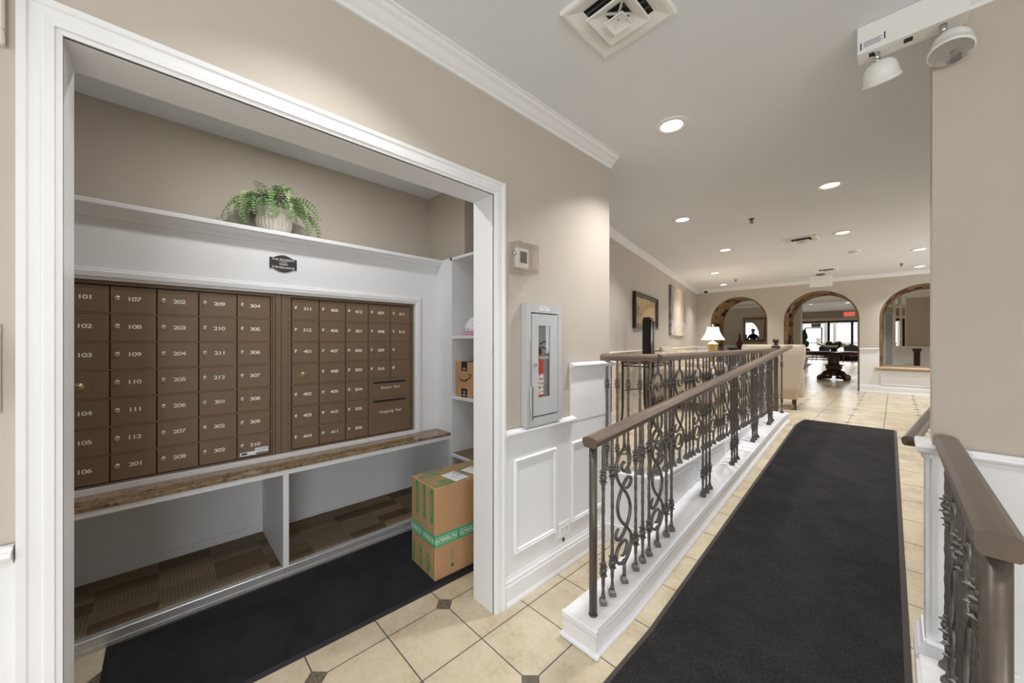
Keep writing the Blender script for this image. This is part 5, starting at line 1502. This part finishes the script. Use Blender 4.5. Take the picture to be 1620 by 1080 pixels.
o = b.build('entrance_mat', [simple('charcoal_mat', (74, 72, 70), .95), M['rugedge']], loc=(-3, 19, ZU)); tag(o, 'grey floor mat on the tiles before the far glass doors', 'floor mat')
# chairs by the far glass
proto_c = None
for k, ((x, y, rz), lb) in enumerate((((-2.55, 23.6, 2.0), 'slate upholstered chair left of the far mullion, behind the table centrepiece'), ((-1.35, 23.4, -.6), 'slate chair right of the centrepiece by the far doors'), ((-.86, 24.0, .3), 'dark chair in front of the right-hand door mullion'), ((-.35, 23.6, .6), 'dark chair at the right edge of the middle arch view'))):
    if proto_c is None:
        T = thing('lobby_chair', lb, 'chair', (x, y, ZU), rz, group='chairs by the far glass doors'); LOCAL[0] = True
        soft(-.28, .28, -.26, .28, .32, .46, .04).build('seat', M['slate'], T)
        b = MB(); n = 14; vs = []; fs = []
        for j, z in enumerate((.35, .6, .82, .9)):
            for i in range(n+1):
                a = PI*1.05+PI*.9*i/n; r_ = .30+.02*j-.03*(j == 3)
                hgt = z-.18*(abs(i/n-.5)*2)**2*(j > 0)
                for rr in (r_, r_-.05): vs.append((rr*math.cos(a), rr*math.sin(a), hgt))
        m_ = (n+1)*2
        for j in range(3):
            for i in range(n):
                for q in (0, 1):
                    f = (j*m_+i*2+q, j*m_+(i+1)*2+q, (j+1)*m_+(i+1)*2+q, (j+1)*m_+i*2+q); fs.append(f if q == 0 else f[::-1])
        for i in range(n): fs.append((3*m_+i*2, 3*m_+(i+1)*2, 3*m_+(i+1)*2+1, 3*m_+i*2+1))
        b.add(vs, fs, 0, True); b.build('backrest', M['slate'], T, fix=True)
        for (lx_, ly_) in ((-.22, -.2), (.22, -.2), (-.22, .22), (.22, .22)): MB().tube([(lx_, ly_, .33), (lx_*1.15, ly_*1.15, 0)], [.02, .012], 8).build('leg', M['darkwood'], T)
        LOCAL[0] = False; proto_c = T
    else: dup(proto_c, (x, y, ZU), rz, label=lb)
T = thing('sconce', 'small warm wall lamp shade at the left end of the far glass doors', 'lamp', (-3.35, 21.9, 2.3))
MB().lathe([(.12, 0), (.10, .12), (.06, .26), (.05, .30)], 20, (-3.38, 22.6, 2.42), caps=False).build('lamp_shade', emis('warm_shade', (255, 214, 150), 1.1, (240, 220, 180)), T)
b = MB(); b.tube([(-3.38, 22.6, ZU), (-3.38, 22.6, 2.6)], .015, 8); b.lathe([(.14, 0), (.14, .02)], 16, (-3.38, 22.6, ZU)); b.build('stem', M['brass'], T)
# console, red bottle, mirror
T = thing('hall_console', 'dark wood console table beneath the mirror beyond the left arch', 'table', (-3.6, 15.4, ZU))
b = MB(); b.box(-4.3, -3.0, 15.15, 15.6, 1.13, 1.17, bev=.006); b.build('table_top', M['darkwood'], T)
b = MB(); b.box(-4.25, -3.05, 15.2, 15.58, 1.02, 1.13); b.build('apron', M['darkwood'], T)
for x in (-4.22, -3.08):
    for y in (15.22, 15.56): MB().tube([(x, y, 1.02), (x, y, ZU)], [.03, .018], 8).build('leg', M['darkwood'], T)
T = thing('bottle_vase', 'dark red long-necked bottle vase left of the mirror', 'vase', (-3.93, 15.35, 1.171))
MB().lathe([(.05, 0), (.09, .05), (.105, .12), (.09, .2), (.05, .28), (.03, .36), (.026, .46), (.036, .50), (.02, .50)], 24, (-3.93, 15.35, 1.171)).build('bottle', M['redglass'], T)
T = thing('wall_mirror', 'square bronze-framed wall mirror seen through the left arch, reflecting a window', 'mirror', (-3.55, 15.78, 1.42))
b = MB(); mx0, mx1, mz0, mz1, w = -3.92, -3.18, 1.41, 2.27, .075
b.box(mx0, mx0+w, 15.74, 15.785, mz0, mz1, bev=.008); b.box(mx1-w, mx1, 15.74, 15.785, mz0, mz1, bev=.008); b.box(mx0+w, mx1-w, 15.74, 15.785, mz0, mz0+w, bev=.008); b.box(mx0+w, mx1-w, 15.74, 15.785, mz1-w, mz1, bev=.008)
b.build('frame', M['goldframe'], T); MB().box(mx0+w-.01, mx1-w+.01, 15.765, 15.775, mz0+w-.01, mz1-w+.01).build('glass', M['mirror'], T)
# parlour window and person reflected in that mirror
b = MB(); b.box(-7, -3.5, 8.3, 8.4, ZU, 1.3); b.box(-7, -3.5, 8.3, 8.4, 2.45, CZ)
for x in (-7, -3.66): b.box(x, x+.16, 8.3, 8.4, 1.3, 2.45)
struct(b.build('wall_parlour', M['beige']))
window('window_6', -6.84, -3.66, 8.3, 8.4, 1.3, 2.45, 'y', 3)
T = thing('person', 'person in red cap and dark top, reflected in the bronze-framed mirror', 'person', (-4.92, 10.0, ZU), 0)
LOCAL[0] = True
me = bpy.data.meshes.new('body')
V = [(0, 0, .86), (0, .0, 1.10), (0, .02, 1.30), (0, .03, 1.40), (0, .05, 1.47), (.17, .02, 1.28), (.24, .08, 1.05), (.12, .30, 1.0), (-.17, .02, 1.28), (-.24, .08, 1.05), (-.10, .32, 1.0), (.09, 0, .80), (.10, .02, .44), (.10, -.02, .06), (.10, .12, .03), (-.09, 0, .80), (-.10, .02, .44), (-.10, -.02, .06), (-.10, .12, .03)]
Eg = [(0, 1), (1, 2), (2, 3), (3, 4), (2, 5), (5, 6), (6, 7), (2, 8), (8, 9), (9, 10), (0, 11), (11, 12), (12, 13), (13, 14), (0, 15), (15, 16), (16, 17), (17, 18)]
me.from_pydata(V, Eg, [])
body = bpy.data.objects.new('body', me); COL.objects.link(body); body.parent = T
md = body.modifiers.new('Skin', 'SKIN'); R_ = [.13, .12, .13, .05, .06, .06, .045, .032, .06, .045, .032, .085, .06, .045, .03, .085, .06, .045, .03]
for sv, r_ in zip(me.skin_vertices[0].data, R_): sv.radius = (r_, r_)
me.skin_vertices[0].data[0].use_root = True
body.modifiers.new('Sub', 'SUBSURF').levels = 1; me.materials.append(M['navy'])
MB().sphere((0, .05, 1.52), .095, 16, 12, sc=(.82, .95, 1.15)).sphere((0, .145, 1.51), .014, 8, 6).sphere((.078, .05, 1.51), .02, 8, 6, sc=(.4, 1, 1.2)).sphere((-.078, .05, 1.51), .02, 8, 6, sc=(.4, 1, 1.2)).build('head', M['skin'], T)
b = MB(); b.lathe([(.092, 1.55), (.090, 1.60), (.06, 1.64), (.0005, 1.655)], 20, (0, .045, 0), caps=False); b.box(-.06, .06, .11, .21, 1.55, 1.56, bev=.004); b.build('cap', M['redcap'], T)
for s_ in (-1, 1):
    b = MB(); hx, hy, hz = s_*.11, .31, 1.0
    b.sphere((hx, hy+.04, hz), .042, 12, 8, sc=(1, 1.15, .45))
    for k in range(4): b.tube([(hx-.028+k*.019, hy+.07, hz), (hx-.030+k*.020, hy+.11, hz-.004), (hx-.030+k*.020, hy+.125+.008*(k in (1, 2)), hz-.025)], [.009, .008, .007], 6)
    b.tube([(hx-s_*.03, hy+.03, hz), (hx-s_*.055, hy+.06, hz-.005), (hx-s_*.055, hy+.085, hz-.02)], [.011, .009, .007], 6)
    b.build('hand', M['skin'], T)
LOCAL[0] = False
# dark newel of furniture seen through the right arch
T = thing('side_cabinet', 'dark wooden stand seen through the right arch against the white wainscot', 'stand', (.36, 14.9, ZU))
b = MB(); b.lathe([(.06, 0), (.06, .7), (.075, .74), (.09, .75), (.09, .78)], 4, (.42, 14.9, ZU), smooth=False); b.build('column', M['darkwood'], T)
MB().box(.34, .50, 14.82, 14.98, ZU+.78, ZU+.81, bev=.005).build('top', M['darkwood'], T)
T = thing('ceiling_fan', 'cream ceiling fan behind the posts beyond the right arch', 'ceiling fan', (.1, 19.2, 3.0))
b = MB(); b.tube([(.1, 19.2, 3.0), (.1, 19.2, 2.72)], .02, 8); b.lathe([(.10, 0), (.12, -.06), (.05, -.12)], 16, (.1, 19.2, 2.74)); b.build('motor', M['cream'], T)
for k in range(5):
    a = k*2*PI/5+.3; MB().box(.12, .55, -.06, .06, -.012, 0, mat=Matrix.Translation((.1, 19.2, 2.70)) @ Matrix.Rotation(a, 4, 'Z') @ Matrix.Rotation(.15, 4, 'X')).build('blade', M['cream'], T)
